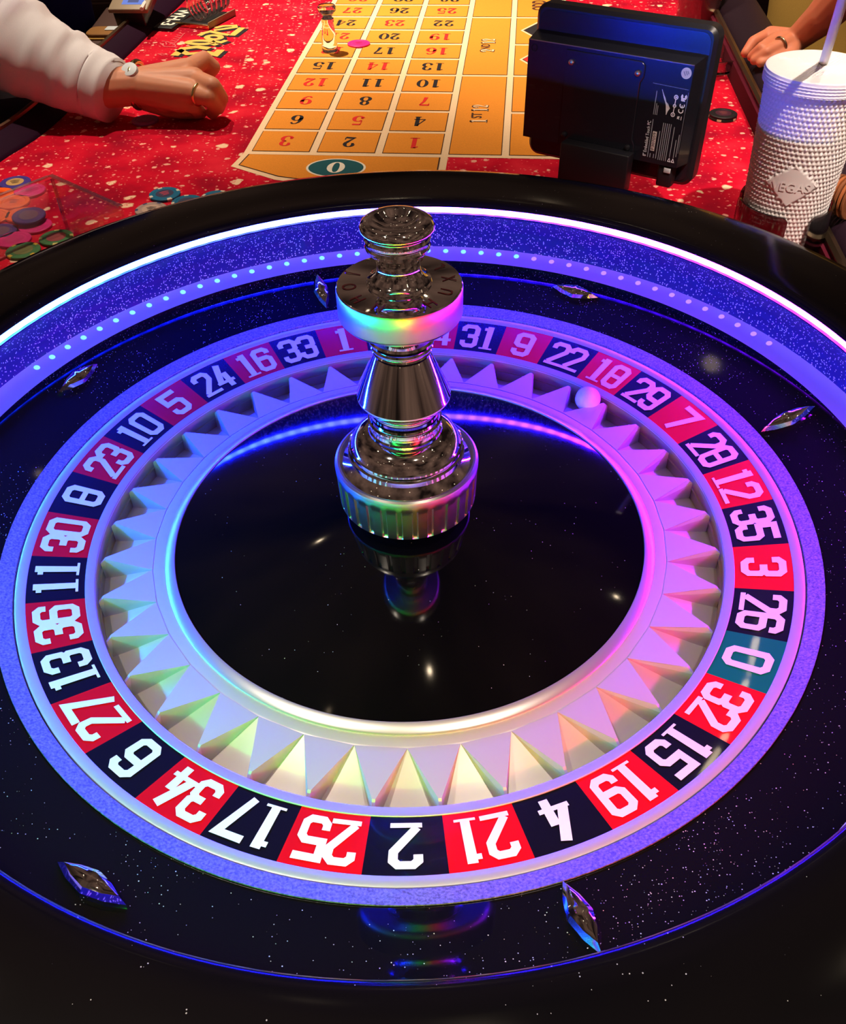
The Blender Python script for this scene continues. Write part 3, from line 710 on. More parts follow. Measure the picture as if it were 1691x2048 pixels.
def chip(label, col, loc, inlay=None, spots=None, nspots=4, rot=0.0, tilt=(0, 0), group=None, mark=None):
    t = thing('casino_chip', label, 'chip', loc, (tilt[0], tilt[1], rot), group)
    b = mesh_obj('body', cV, cF, cmat(col), t, True, 35); fix_normals(b)
    if inlay: mesh_obj('inlay', inl, [tuple(range(28))], cmat(inlay), t, False)
    if mark:
        for k in range(3):
            Vm, Fm = stroke([(-.006 + .001 * k, .004 - .004 * k), (-.001, .0048 - .0042 * k), (.0065 - .001 * k, .0036 - .004 * k)], [.0012, .0022, .0012])
            mesh_obj('print', [(p.x, p.y, .0036) for p in Vm], Fm, cmat(mark), t, False)
    if spots:
        for k in range(nspots):
            Vs, Fs = spot_data(2 * PI * k / nspots); s = mesh_obj('edge_spot', Vs, Fs, cmat(spots), t, False); fix_normals(s)
    return t
def on_felt(px, py, lvl=0): p = at(px, py, ZT + CHH * (lvl + 1)); return (p.x, p.y, ZT + CHH * lvl + .0003)
chip('purple chip with gold centre print, topmost at the left beside the acrylic box', (62, 48, 130), on_felt(30, 364), (190, 150, 90), None, rot=.3, mark=(60, 40, 30))
chip('pink chip half behind the acrylic box edge, right of the orange chips', (226, 40, 120), on_felt(59, 380), (214, 36, 112), mark=(160, 20, 80))
chip('orange chip cut by the left photo edge, just below the purple chip', (246, 96, 16), on_felt(-4, 388), (236, 84, 12), mark=(150, 40, 10))
chip('orange chip lying flat inside the box, upper of the pair', (246, 96, 16), on_felt(27, 403), (240, 88, 14), mark=(150, 40, 10))
chip('orange chip partly under the dusky purple chip in the box', (246, 96, 16), on_felt(42, 428), (240, 88, 14), mark=(150, 40, 10))
chip('orange chip at the left photo edge, lowest of the orange chips', (246, 96, 16), on_felt(-12, 432), (240, 88, 14), mark=(150, 40, 10))
chip('pink chip under the dusky purple chip in the box', (226, 40, 120), on_felt(70, 450), (214, 36, 112))
chip('dusky purple chip stacked on a pink chip inside the acrylic box', (72, 50, 110), on_felt(57, 430, 2.4), (110, 80, 96), tilt=(.05, .02))
chip('dusky purple chip at the left photo edge inside the box', (72, 50, 110), on_felt(0, 462), (110, 80, 96))
chip('pink chip nearest the rim in the box, left of the green chips', (226, 40, 120), on_felt(28, 478), (214, 36, 112))
chip('green chip with pink centre print and cream edge spots beside the rim', (70, 120, 70), on_felt(112, 474), (150, 70, 70), (214, 200, 120), 4, .2)
chip('green chip with yellow edge spots, nearest the rim in the box', (70, 120, 70), on_felt(46, 500), (120, 120, 70), (220, 180, 60), 4, .9)
chip('teal blue chip with cream edge spots and pink centre behind the rim', (10, 104, 140), on_felt(329, 387), (60, 60, 90), (226, 214, 190), 4, .5, mark=(210, 70, 90))
chip('teal blue chip half hidden by the rim, right of the first teal chip', (10, 104, 140), on_felt(374, 403), (60, 70, 96), (226, 214, 190), 4, .2)
chip('teal blue chip with only its far edge showing over the rim', (10, 104, 140), on_felt(432, 394), (60, 70, 96), (226, 214, 190), 4, 1.2)
chip('pale silver chip with dark print at the rim, in front of the teal chips', (176, 150, 140), on_felt(302, 418), (200, 170, 150), (60, 70, 110), 6, .1, mark=(40, 30, 40))
chip('bright pink chip lying on the number 18 and 20 boxes', (232, 30, 130), on_felt(717, 86), (222, 26, 122), None, mark=(170, 20, 90))
chip('lilac chip on the felt under the dealer hand', (150, 70, 130), on_felt(290, 239), (140, 64, 120))
p = on_felt(1445, 231); chip('dark green chip with cream edge spots, lower of the short stack', (20, 40, 30), p, None, (210, 190, 150), 5, .4)
chip('black chip with dull red print, upper of the short stack', (18, 14, 20), (p[0], p[1], p[2] + CHH), (60, 20, 40), None, mark=(120, 60, 60))
# chips on edge in the rail at the right photo border
for k in range(5):
    q = at(1668 + 7.5 * k, 388 + 4 * k, 0.0)
    t = thing('casino_chip', ('leftmost', 'second', 'third', 'fourth', 'rightmost')[k] + ' bronze chip standing on edge in the row behind the tumbler', 'chip', (q.x, q.y, .0015), (0, PI / 2 - .08, math.radians(-52)), 'chips on edge in the rail')
    mesh_obj('body', cV, cF, cmat((150, 84, 44) if k % 2 else (120, 70, 40)), t, True, 35)
rail_row = at(1690, 400, -.02)

# ---------------------------------------------------------------- clear acrylic box over the chips
bx = Vector((-.402, .596, ZT)); e1 = (Vector((-.448, .545, 0)) - Vector((-.402, .596, 0))); e1.z = 0; e1.normalize()
e2 = Vector((-e1.y, e1.x, 0));
if e2.x < 0: e2 = -e2
box_t = thing('acrylic_box', 'clear acrylic box over loose chips at the left of the wheel', 'acrylic box', bx, (0, 0, math.atan2(e2.y, e2.x)))
# local x along e2 (towards the wheel), local y = up-left side (away from camera negative)
LX, LY, HZ, TH = .135, -.26, .063, .0035
def pan(nm, x0, x1, y0, y1, z0_, z1_, mt='acrylic'): 
    V, F = box_data(x0, x1, y0, y1, z0_, z1_); return mesh_obj(nm, V, F, M[mt], box_t, False)
pan('panel', 0, LX, -TH, 0, .0005, HZ)
pan('panel', 0, TH, LY, -TH - .0002, .0005, HZ)
pan('lid_panel', 0, LX, LY, 0, HZ + .0002, HZ + TH)
pan('edge', 0, LX, -.0045, .0012, HZ + TH, HZ + TH + .0015, 'acrylic_edge')
pan('edge', -.0012, .003, LY, -.005, HZ + TH, HZ + TH + .0015, 'acrylic_edge')
pan('edge', -.0008, .0022, -.0028, .0004, .0006, HZ, 'acrylic_edge')

# ---------------------------------------------------------------- win marker on the layout
q = at(660, 103, ZT)
dolly = thing('win_marker', 'clear glass win marker standing on the layout beside the pink chip', 'win marker', (q.x, q.y, ZT + .0016))
lathe('marker_body', [(0, 0), (.0125, 0), (.0138, .002), (.0138, .012), (.0125, .022), (.0112, .032), (.0100, .043), (.0108, .047), (.0108, .051), (.0, .051)], M['glass'], dolly, 40)
lathe('marker_head', [(0, .0512), (.0090, .0512), (.0080, .054), (.0100, .058), (.0152, .063), (.0156, .069), (.0140, .0715), (.0, .0715)], M['glass'], dolly, 40)

# ---------------------------------------------------------------- monitor
mon = thing('touch_screen_monitor', 'black touch screen computer seen from behind on a bracket beside the wheel', 'monitor', (.2522, .5957, .0744), (1.5427, -.0058, -.6118))
# local: x right, y up, z towards the camera; the photographed outline lies in the plane z = 0
prism('shell', rrect(.210, .1674, .013), -.024, .0, M['pc'], mon, .004)
rec = prism('recessed_back', rrect(.198, .155, .010), .0001, .0008, M['pc_face'], mon)
hx0, hx1, hy0, hy1, hz = -.101, .0924, -.056, .051, .022
def frust(name, x0, x1, y0, y1, z0_, z1_, ins_, mat, parent):
    V = [(x0, y0, z0_), (x1 + ins_, y0, z0_), (x1 + ins_, y1 + ins_, z0_), (x0, y1 + ins_, z0_), (x0, y0, z1_), (x1, y0, z1_), (x1, y1, z1_), (x0, y1, z1_)]
    F = [(0, 3, 2, 1), (4, 5, 6, 7), (0, 1, 5, 4), (1, 2, 6, 5), (2, 3, 7, 6), (3, 0, 4, 7)]
    return mesh_obj(name, V, F, mat, parent, False)
hs = frust('housing', hx0, hx1, hy0, hy1, .0009, hz, .006, M['pc_face'], mon)
tube('housing_edge', [(hx0, hy1 - .0002, hz - .0002), (hx1, hy1 - .0002, hz - .0002)], .0006, M['chrome_satin'], mon, 8)
pl = prism('mount_plate', [(-.053, -.054), (.040, -.054), (.040, -.040), (.0365, -.034), (.0365, .026), (.040, .032), (.040, .043), (.036, .047), (-.053, .047)], hz + .0002, hz + .0020, M['pc_face'], mon, .0006)
pl['label'] = 'flat mounting plate with four screws'
for x, y, mt in ((-.0452, .0353, 'chrome_satin'), (.0332, .0353, 'chrome_satin'), (-.0463, -.0438, 'pc'), (.0329, -.0438, 'pc')):
    s_ = lathe('screw', [(0, .0034), (.0018, .0032), (.0030, .0024), (.0034, .0), (0, 0)], M[mt], pl, 20); s_.location = (x, y, hz + .0021)
lathe('screw_hole', [(.0030, .0), (.0036, .0008), (.0040, .0)], M['pc'], mon, 24).location = (-.0935, .043, hz + .0001)
# bracket clamping the lower edge, its foot standing on the felt
rbox('bracket', -.0425, .0420, -.0900, -.0470, hz + .0022, hz + .0185, M['pc'], mon, .0012)
rbox('bracket_foot', -.020, .020, -.1330, -.0905, hz + .003, hz + .014, M['pc'], mon, .0015)
rbox('connector', .070, .088, -.0815, -.0562, .004, .0200, M['pc'], mon, .003)
rbox('connector_plug', .078, .086, -.0640, -.0585, .0202, .0214, M['sticker'], mon, .0005)
# label and prints: the text runs upwards on the right of the housing
zl_ = hz + .0003; RT = Vector((0, 1, 0)); UPV = Vector((-1, 0, 0))
def mtext(s, x, y, h, width, mat='label_print', name='lettering', dz=0.0):
    vf = text2d(s); xs = [p[0] for p in vf[0]]; sx = width / (max(xs) - min(xs))
    return planar(name, vf, (x, y, zl_ + dz), RT, UPV, sx, h, M[mat], mon)
mtext('8" Embedded Touch PC', .0532, -.0305, .0038, .0385)
st_ = lathe('round_sticker', [(0, .0002), (.0056, .0002), (.0056, 0)], M['sticker'], mon, 32); st_.location = (.0852, .0424, zl_)
V, F = merge([stroke([(.0825, .0440), (.0848, .0400)], .0012), stroke([(.0845, .0448), (.0868, .0408)], .0012), stroke([(.0865, .0450), (.0882, .0420)], .0012)])
mesh_obj('sticker_print', [(p.x, p.y, zl_ + .0004) for p in V], F, M['steel_print'], mon, False)
mesh_obj('number_label', [(.0592, -.0424, zl_), (.0638, -.0424, zl_), (.0638, -.0214, zl_), (.0592, -.0214, zl_)], [(0, 1, 2, 3)], M['paper'], mon, False)
mtext('P307059', .0615, -.0319, .0034, .0185, 'pc', 'label_number', .0003)
def mlines(name, items, wd, mat='label_print'):
    V, F = merge([stroke(p, wd) for p in items]); return mesh_obj(name, [(p.x, p.y, zl_) for p in V], F, M[mat], mon, False)
fp = [[(.0572, -.050), (.0572, -.009)], [(.0600, -.050), (.0600, -.0455)], [(.0640, -.050), (.0640, -.0455)], [(.0668, -.050), (.0668, -.020)]]
fp += [[(.0697 + .0022 * k, -.0508), (.0697 + .0022 * k, -.0107)] for k in range(5)]
fp += [[(.0825, -.0455), (.0825, -.013)], [(.0868, -.0455), (.0868, -.026)], [(.0895, -.044), (.0895, -.020)], [(.0565, .0205), (.0565, -.004)], [(.0585, .0080), (.0585, -.004)], [(.0603, .0060), (.0603, -.004)]]
mlines('fine_print', fp, .0009, 'grey_print')
mlines('label_border', [[(.0508, .0276), (.0908, .0266)], [(.0912, -.040), (.0912, .024)]], .0004, 'grey_print')
for px_ in (.0825, .0868): mlines('warning_triangle', [[(px_ - .0015, -.0505), (px_ + .0015, -.0505), (px_, -.0468), (px_ - .0015, -.0505)]], .0008)
def ringpts(cx, cy, r, n=16, a0=0, a1=360): return [(cx + r * math.cos(math.radians(a0 + (a1 - a0) * k / n)), cy + r * math.sin(math.radians(a0 + (a1 - a0) * k / n))) for k in range(n + 1)]
mlines('polarity_symbol', [ringpts(.0787, .0174, .0020), ringpts(.0785, .0085, .0015), ringpts(.0782, -.0006, .0020), [(.0787, .0152), (.0785, .0102)], [(.0785, .0068), (.0782, .0016)], [(.0787, .0163), (.0787, .0185)], [(.0776, .0174), (.0798, .0174)], [(.0782, -.0016), (.0782, .0004)], [(.0778, .0085), (.0792, .0085)]], .0008)
mlines('certification_mark', [ringpts(.0862, .0049, .0024, 12, 150, 390), ringpts(.0868, .0103, .0024, 12, 150, 390), [(.0868, .0080), (.0868, .0103)], [(.0890, .0150), (.0850, .0150)], [(.0850, .0150), (.0850, .0172)], [(.0868, .0150), (.0868, .0166)], ringpts(.0872, .0190, .0016, 12, 130, 410), ringpts(.0872, .0190, .0028, 12, 130, 410)], .0010)
mlines('bin_symbol', [[(.0836, -.0042), (.0860, -.0016)], [(.0860, -.0042), (.0836, -.0016)], [(.0838, -.0040), (.0838, -.0018), (.0858, -.0014)], [(.0880, -.0048), (.0880, -.0010)]], .0006)
fl = []
for k in range(8):
    t_ = k / 7.0
    fl.append([(.0621 + .004 * t_, .0228 - .010 * t_), (.0650 + .0060 * t_, .0160 - .0080 * t_ + .0015 * math.sin(7 * t_)), (.0690 + .0045 * t_, .0080 - .0030 * t_), (.0708 + .001 * t_, -.0019 + .004 * t_)])
mlines('feather_logo', fl, .0005)

# ---------------------------------------------------------------- tumbler with straw and its holder
CX, CY = .423, .466
cup = thing('studded_tumbler', 'white studded plastic tumbler with lid standing right of the monitor', 'tumbler', (CX, CY, ZT + .001))
def lerp(a, b, t): return a + (b - a) * t
NA, NZ = 64 * 4, 38 * 4
zb, zt = .004, .186
emb_a = math.atan2(-1.0, -.42); emb_z = .098
def prof_r(z): return lerp(.0385, .0485, min(1, max(0, z / zt)) ** .9)
def in_emblem(a, z):
    da = (a - emb_a + PI) % (2 * PI) - PI; x = da * .045; y = z - emb_z
    return abs(x) / .027 + abs(y) / .022 < 1.0
V = []; F = []
for j in range(NZ + 1):
    z = lerp(zb, zt, j / NZ)
    for i in range(NA):
        a = 2 * PI * i / NA; r = prof_r(z)
        if not in_emblem(a, z):
            row = int(j / 4); ph = (i / 4 + (.5 if row % 2 else 0)) % 1.0; pv = (j / 4) % 1.0
            b = max(0, 1 - 2 * abs(ph - .5)) * max(0, 1 - 2 * abs(pv - .5)); r += .0024 * min(1, b * 1.3)
        else: r += .0020
        V.append((r * math.cos(a), r * math.sin(a), z))
for j in range(NZ):
    for i in range(NA):
        k = (i + 1) % NA; F.append((j * NA + i, j * NA + k, (j + 1) * NA + k, (j + 1) * NA + i))
F.append(tuple(reversed(range(NA))))
body = mesh_obj('cup_body', V, F, M['plastic_white'], cup, True, None)
def cyl_text(name, s, size, a_c, z_c, rad_off, mat, parent, wsc=1.0):
    Vt, Ft = text2d(s, .01); out = []
    for p in Vt:
        z = z_c + p.y * size; r = prof_r(z) + rad_off; a = a_c + p.x * size * wsc / r
        out.append((r * math.cos(a), r * math.sin(a), z))
    return mesh_obj(name, out, Ft, mat, parent, False)
emb_m = pmat('raised_white_plastic', (.86, .80, .78), .35)
cyl_text('embossed_lettering', 'VEGAS', .0092, emb_a, emb_z - .001, .0028, emb_m, body, 1.0)
def cyl_line(name, pts, wd):
    Vt, Ft = stroke(pts, wd); out = []
    for p in Vt:
        z = emb_z + p.y; r = prof_r(z) + .0028; a = emb_a + p.x / r; out.append((r * math.cos(a), r * math.sin(a), z))
    return mesh_obj(name, out, Ft, emb_m, body, False)
cyl_line('emblem_outline', [(-.026, 0), (0, .0205), (.026, 0), (0, -.0205), (-.026, 0)], .0010)
# lid: studded top and ribbed skirt
V = []; F = []; NAl = 160
rings_ = [(.0510, .186), (.0532, .1862)]
for j in range(13):
    z = .1866 + .0115 * j / 12
    rings_.append((.0528 + .0007 * (j % 3 == 1), z))
for r, z in rings_:
    for i in range(NAl):
        a = 2 * PI * i / NAl; rr = r + (.0004 * math.cos(i * PI) if z > .187 else 0); V.append((rr * math.cos(a), rr * math.sin(a), z))
for r, z in ((.0526, .1992), (.0512, .2000)):
    for i in range(NAl):
        a = 2 * PI * i / NAl; V.append((r * math.cos(a), r * math.sin(a), z))
nr = len(rings_) + 2; NRr = 26
for q_ in range(1, NRr + 1):
    r = .0512 * (1 - q_ / NRr)
    for i in range(NAl):
        a = 2 * PI * i / NAl; x, y = r * math.cos(a), r * math.sin(a)
        V.append((x, y, .2000 + (.0007 * (math.sin(x * 2 * PI / .0046) * math.sin(y * 2 * PI / .0046)) if q_ > 1 else 0)))
tot = nr + NRr
for j in range(tot - 1):
    for i in range(NAl):
        k = (i + 1) % NAl; F.append((j * NAl + i, j * NAl + k, (j + 1) * NAl + k, (j + 1) * NAl + i))
mesh_obj('lid', V, F, M['plastic_white'], cup, True, 40)
sp0 = at(1646, 125, ZT + .2012); sp1 = at(1697, -40, .25)
strw = tube('drinking_straw', [sp0, sp0.lerp(sp1, .5), sp1], .0043, M['straw'], None, 20)
strw.location = (0, 0, 0); tag(strw, 'milky white straw stuck through the lid of the studded tumbler', 'straw')
hold = thing('cup_holder', 'dark smoked plastic cup holder with notched sides around the tumbler base', 'cup holder', (CX, CY, ZT + .0002))
def arc_wall(name, a0, a1, z0_, z1_, r0, r1, mat, parent):
    n = 24; V = []; F = []
    for k in range(n + 1):
        a = math.radians(a0 + (a1 - a0) * k / n)
        e = min(1.0, min(k, n - k) / 2.0); zt_ = z1_ - .004 * (1 - e) ** 2
        for r, z in ((r0, z0_), (r0, zt_), (r1, zt_), (r1, z0_)): V.append((r * math.cos(a), r * math.sin(a), z))
    for k in range(n):
        for q in range(4): F.append((k * 4 + q, k * 4 + (q + 1) % 4, (k + 1) * 4 + (q + 1) % 4, (k + 1) * 4 + q))
    F.append((0, 1, 2, 3)); F.append(tuple(reversed(range(n * 4, n * 4 + 4))))
    o = mesh_obj(name, V, F, mat, parent, True, 40); fix_normals(o); return o
arc_wall('side_panel', 165, 254, .0, .066, .0475, .0500, M['smoke'], hold)
arc_wall('side_panel', 282, 372, .0, .066, .0475, .0500, M['smoke'], hold)
arc_wall('side_panel', 30, 145, .0, .066, .0475, .0500, M['smoke'], hold)
lathe('holder_ring', [(.0475, 0), (.0520, 0), (.0520, .008), (.0475, .008)], M['black_plastic'], hold, 64, closed=True)

# ---------------------------------------------------------------- limit sign, marker rack, ashtray, drink
def plane_frame(px0, px1):  # along a pixel line on the felt
    a = at(*px0, ZT); b = at(*px1, ZT); return a, (b - a)
sg = at(354, 42, ZT); far = at(382, 24, ZT); near = at(332, 61, ZT); dirn = (near - far); ln = dirn.length; dirn.normalize()
sign = thing('limit_sign', 'small black plaque with white WH-3 lettering lying on the felt', 'sign', (sg.x, sg.y, ZT + .0003), (0, 0, math.atan2(dirn.y, dirn.x)))
# local x = reading direction (towards the camera), local y = left of it = letters' up
rbox('plaque', -ln / 2 - .006, ln / 2 + .006, -.0195, .0195, 0, .006, M['black_plastic'], sign, .0012)
planar('lettering', text2d('WH-3', .02), (0, 0, .0063), (1, 0, 0), (0, 1, 0), .028, .026, M['white_print'], sign)
rk0 = at(386, 56, ZT); rk1 = at(440, 28, ZT); rc_ = (rk0 + rk1) / 2; dr_ = (rk1 - rk0); rl = dr_.length
rack = thing('marker_rack', 'dark open tray with a gold front edge holding clear discs', 'tray', (rc_.x, rc_.y, ZT + .0003), (0, 0, math.atan2(dr_.y, dr_.x)))
rbox('tray_base', -rl / 2, rl / 2, -.034, .034, 0, .005, M['black_plastic'], rack, .001)
rbox('tray_side', -rl / 2, rl / 2, -.036, -.0342, 0, .012, M['grey_plastic'], rack, .0006)
rbox('tray_end', -rl / 2 - .003, -rl / 2 - .0002, -.036, .036, 0, .008, M['gold'], rack, .0006)
for k in range(5):
    cpos = rc_ + dr_.normalized() * (-rl / 2 + .022 + k * .0165)
    dsk = lathe('clear_disc', [(0, 0), (.0225, 0), (.024, .0012), (.024, .0128), (.0225, .014), (0, .014)], M['glass'], None, 40)
    dsk.location = (cpos.x, cpos.y, ZT + .0055 + .0243); dsk.rotation_euler = (PI / 2, 0, math.atan2(dr_.y, dr_.x) + PI / 2)
    tag(dsk, ('nearest', 'second nearest', 'middle', 'second farthest', 'farthest')[k] + ' clear glass disc standing on edge in the marker tray', 'glass disc', 'clear discs in the marker tray')
q = at(1436, 146, ZT)
ash = lathe('glass_ashtray', [(.0, .0), (.030, .0), (.040, .006), (.0455, .020), (.0465, .026), (.0445, .027), (.041, .022), (.036, .010), (.028, .006), (0, .006)], M['glass'], None, 48)
ash.location = (q.x - .010, q.y + .01, ZT + .0004); tag(ash, 'clear round glass ashtray on the felt behind the monitor', 'ashtray')
q = at(1400, 50, ZT + .012)
glass = thing('drink_glass', 'straight drink glass with dark red brown liquid at the top photo edge', 'drink', (q.x, q.y + .03, ZT + .0004))
lathe('tumbler_glass', [(0, 0), (.036, 0), (.0375, .002), (.041, .130), (.0395, .130), (.0362, .006), (0, .006)], M['acrylic'], glass, 48)
lathe('liquid', [(0, .0065), (.0357, .0065), (.0387, .105), (0, .105)], M['drink'], glass, 48)

# ---------------------------------------------------------------- dealer's side: tablet, tray, papers, ribbed cabinet
q = at(190, 40, -.13)
cab = thing('ribbed_cabinet', 'brown ribbed wooden cabinet behind the dealer rail', 'cabinet', (-.80, 2.05, FL))
rbox('carcass', -.30, .36, .0, .5, .0, .80, M['wood'], cab, .004)
for k in range(18):
    rbox('slat', -.30, .36, -.014, -.001, .80 - .042 * (k + 1), .80 - .042 * k - .006, M['wood'], cab, .003)
a = at(216, 23, -.02); b = at(282, 23, -.02); ux = (b - a).normalized(); wdt = (b - a).length
tab = thing('dealer_tablet', 'small tan framed screen glowing blue at the top left photo edge', 'tablet', (a.x, a.y, -.02), (math.radians(14), 0, math.atan2(ux.y, ux.x)))
rbox('frame', 0, wdt + .012, 0, .12, -.004, .004, M['grey_plastic'], tab, .002)
rbox('base', .006, wdt, .004, .10, -.030, -.0045, M['pc'], tab, .002)
mesh_obj('screen', [(.022, .016, .0042), (wdt + .002, .016, .0042), (wdt + .002, .108, .0042), (.022, .108, .0042)], [(0, 1, 2, 3)], M['screen'], tab, False)
mesh_obj('screen_window', [(.032, .022, .0045), (.052, .022, .0045), (.052, .040, .0045), (.032, .040, .0045)], [(0, 1, 2, 3)], M['screen_dim'], tab, False)
q = at(226, 53, -.05)
tr_ = thing('tan_tray', 'tan leather tray with a grey card below the dealer tablet', 'tray', (q.x, q.y, -.062), (0, 0, -.1))
prism('tray_body', rrect(.10, .05, .015), 0, .006, M['tan_leather'], tr_, .0015)
prism('tray_rim', rrect(.104, .054, .016), -.004, -.0004, M['gold_print'], tr_, .001)
prism('card', rrect(.035, .022, .003), .0063, .0075, M['sticker'], tr_, .0003).location = (.0, .008, 0)
shelf_box = rbox('side_shelf', q.x - .06, q.x + .05, q.y - .04, q.y + .20, FL, -.0665, M['wood'], None, .004); tag(shelf_box, 'low brown shelf unit carrying the tan tray and tablet', 'shelf')
pa = at(283, 18, -.012); pb = at(300, -14, -.012)
ppr = tube('paper_slip', [pa, pb], .0035, M['paper'], None, 6); tag(ppr, 'white paper slip leaning across the tablet corner', 'paper')

# ---------------------------------------------------------------- people
def cap_data(p0, r0, p1, r1, seg=14):
    p0 = Vector(p0); p1 = Vector(p1); d = (p1 - p0); L = d.length
    t = d.normalized() if L > 1e-6 else Vector((0, 0, 1))
    pts = []; rad = []
    for k in range(5):
        a = PI / 2 * (1 - k / 4); pts.append(p0 - t * (r0 * math.sin(a))); rad.append(max(r0 * math.cos(a), 1e-4))
    for k in range(5):
        a = PI / 2 * k / 4; pts.append(p1 + t * (r1 * math.sin(a))); rad.append(max(r1 * math.cos(a), 1e-4))
    return tube_data(pts, rad, seg)
def body_mesh(name, caps, mat, parent, voxel=.002, smooth=8):
    V = []; F = []
    for c_ in caps:
        v, f = cap_data(*c_); o_ = len(V); V += v; F += [tuple(i + o_ for i in q) for q in f]
    tmp = mesh_obj('tmp', V, F, mat, None, False)
    md = tmp.modifiers.new('r', 'REMESH'); md.mode = 'VOXEL'; md.voxel_size = voxel
    sm = tmp.modifiers.new('s', 'SMOOTH'); sm.factor = .5; sm.iterations = smooth
    dg = bpy.context.evaluated_depsgraph_get(); dg.update()
    me = bpy.data.meshes.new_from_object(tmp.evaluated_get(dg)); bpy.data.objects.remove(tmp)
    me.name = name; o = bpy.data.objects.new(name, me); C.objects.link(o)
    if not me.materials: me.materials.append(mat)
    me.shade_smooth(); o.parent = parent; return o
def chain(P, R_): return [(P[i], R_[i], P[i + 1], R_[i + 1]) for i in range(len(P) - 1)]

dealer = thing('person', 'dealer reaching in from the left in a pale shirt with a wristwatch, hand over chips', 'person', (0, 0, 0))
Wp = at(266, 172, -.008)
kI, kM, kR, kL = at(374, 140, -.004), at(388, 160, -.004), at(382, 185, -.014), at(362, 203, -.026)
caps = [(at(206, 176, -.008), .028, Wp, .027)]
for kn, r in ((kI, .017), (kM, .018), (kR, .018), (kL, .016)): caps.append((Wp, .024, kn, r))
caps.append((kI, .016, kL, .015)); caps.append((at(320, 165, -.012), .024, at(330, 195, -.026), .022))
caps += chain([kI, at(408, 119, -.002), at(426, 134, -.014), at(410, 158, -.030)], [.0150, .0125, .0112, .0095])
caps += chain([kM, at(424, 172, -.004), at(441, 196, -.028), at(436, 216, -.046)], [.0155, .0130, .0115, .0098])
caps += chain([kR, at(416, 194, -.016), at(432, 214, -.038), at(424, 226, -.050)], [.0150, .0122, .0108, .0092])
caps += chain([kL, at(388, 214, -.034), at(394, 226, -.050)], [.0130, .0105, .0090])
caps += chain([at(290, 195, -.03), at(335, 214, -.042), at(368, 222, -.048), at(400, 224, -.050)], [.019, .0150, .0120, .0100])
body_mesh('body', caps, M['skin_a'], dealer, .0018, 7)
# sleeve
def loft(name, rings_, mat, parent, seg=40, wr=None, capend=True, sharp=None):
    """rings_: (centre, radius_a, radius_b); wr(i, angle) multiplies the radius"""
    n = len(rings_); V = []; F = []; ref = Vector((0, 0, 1))
    for i in range(n):
        c0, ra, rb = rings_[i]; t = (Vector(rings_[min(i + 1, n - 1)][0]) - Vector(rings_[max(i - 1, 0)][0])).normalized()
        if abs(t.z) > .95: ref = Vector((0, 1, 0))
        u = (ref - t * ref.dot(t)).normalized(); v = t.cross(u)
        for k in range(seg):
            a_ = 2 * PI * k / seg; f = wr(i, a_) if wr else 1.0
            V.append(Vector(c0) + u * (math.cos(a_) * ra * f) + v * (math.sin(a_) * rb * f))
    for i in range(n - 1):
        for k in range(seg):
            j = (k + 1) % seg; F.append((i * seg + k, i * seg + j, (i + 1) * seg + j, (i + 1) * seg + k))
    if capend: F.append(tuple(reversed(range(seg)))); F.append(tuple((n - 1) * seg + k for k in range(seg)))
    o = mesh_obj(name, V, F, mat, parent, True, sharp); fix_normals(o); return o
key = [((-80, 30), .085, .074), ((0, 74), .052, .070), ((60, 105), .034, .064), ((130, 140), .012, .055), ((190, 166), -.004, .049), ((226, 182), -.012, .0455)]
rings_ = []
sh0, sh1, sh2 = Vector((-.80, 1.36, .36)), Vector((-.70, 1.06, .17)), at(-80, 30, .085)
for k in range(6): rings_.append((sh0.lerp(sh1, k / 6), lerp(.085, .078, k / 6), lerp(.085, .078, k / 6)))
for k in range(4): rings_.append((sh1.lerp(sh2, k / 4), lerp(.078, .074, k / 4), lerp(.078, .074, k / 4)))
for i in range(len(key) - 1):
    (p0, z0_, r0), (p1, zz1, r1) = key[i], key[i + 1]
    for s in range(8):
        t_ = s / 8; rings_.append((at(lerp(p0[0], p1[0], t_), lerp(p0[1], p1[1], t_), lerp(z0_, zz1, t_)), lerp(r0, r1, t_), lerp(r0, r1, t_) * 1.0))
rings_.append((at(226, 182, -.012), .0455, .0455)); rings_.append((at(225, 181.5, -.0118), .042, .042)); rings_.append((at(195, 168, -.005), .040, .040))
NRs = len(rings_)
def wr(i, a_):
    fade = max(0.0, min(1.0, (NRs - 4 - i) / 9.0))
    s = i * .62; top_ = .5 + .5 * math.cos(a_ - .3)
    return 1 + fade * top_ * (.050 * math.sin(s * .95 + 1.5 * math.sin(2 * a_ + .6)) + .030 * math.sin(1.9 * s - 1.6 * a_)) + fade * .012 * math.sin(2.7 * s + 3 * a_)
loft('shirt_sleeve', rings_, M['shirt'], dealer, 56, wr)
# torso in navy, behind the rail
loft('navy_waistcoat', [(Vector((-.795, 1.53, z)), a_, b_) for z, a_, b_ in ((FL, .09, .16), (-.5, .12, .20), (-.2, .13, .21), (0.0, .135, .215), (.25, .14, .22), (.5, .13, .2))], M['navy'], dealer, 40)
loft('maroon_scarf', [(Vector((-.80, 1.33, z)), a_, b_) for z, a_, b_ in ((-.10, .02, .03), (.0, .04, .05), (.2, .05, .06), (.4, .05, .06))], M['maroon'], dealer, 24)
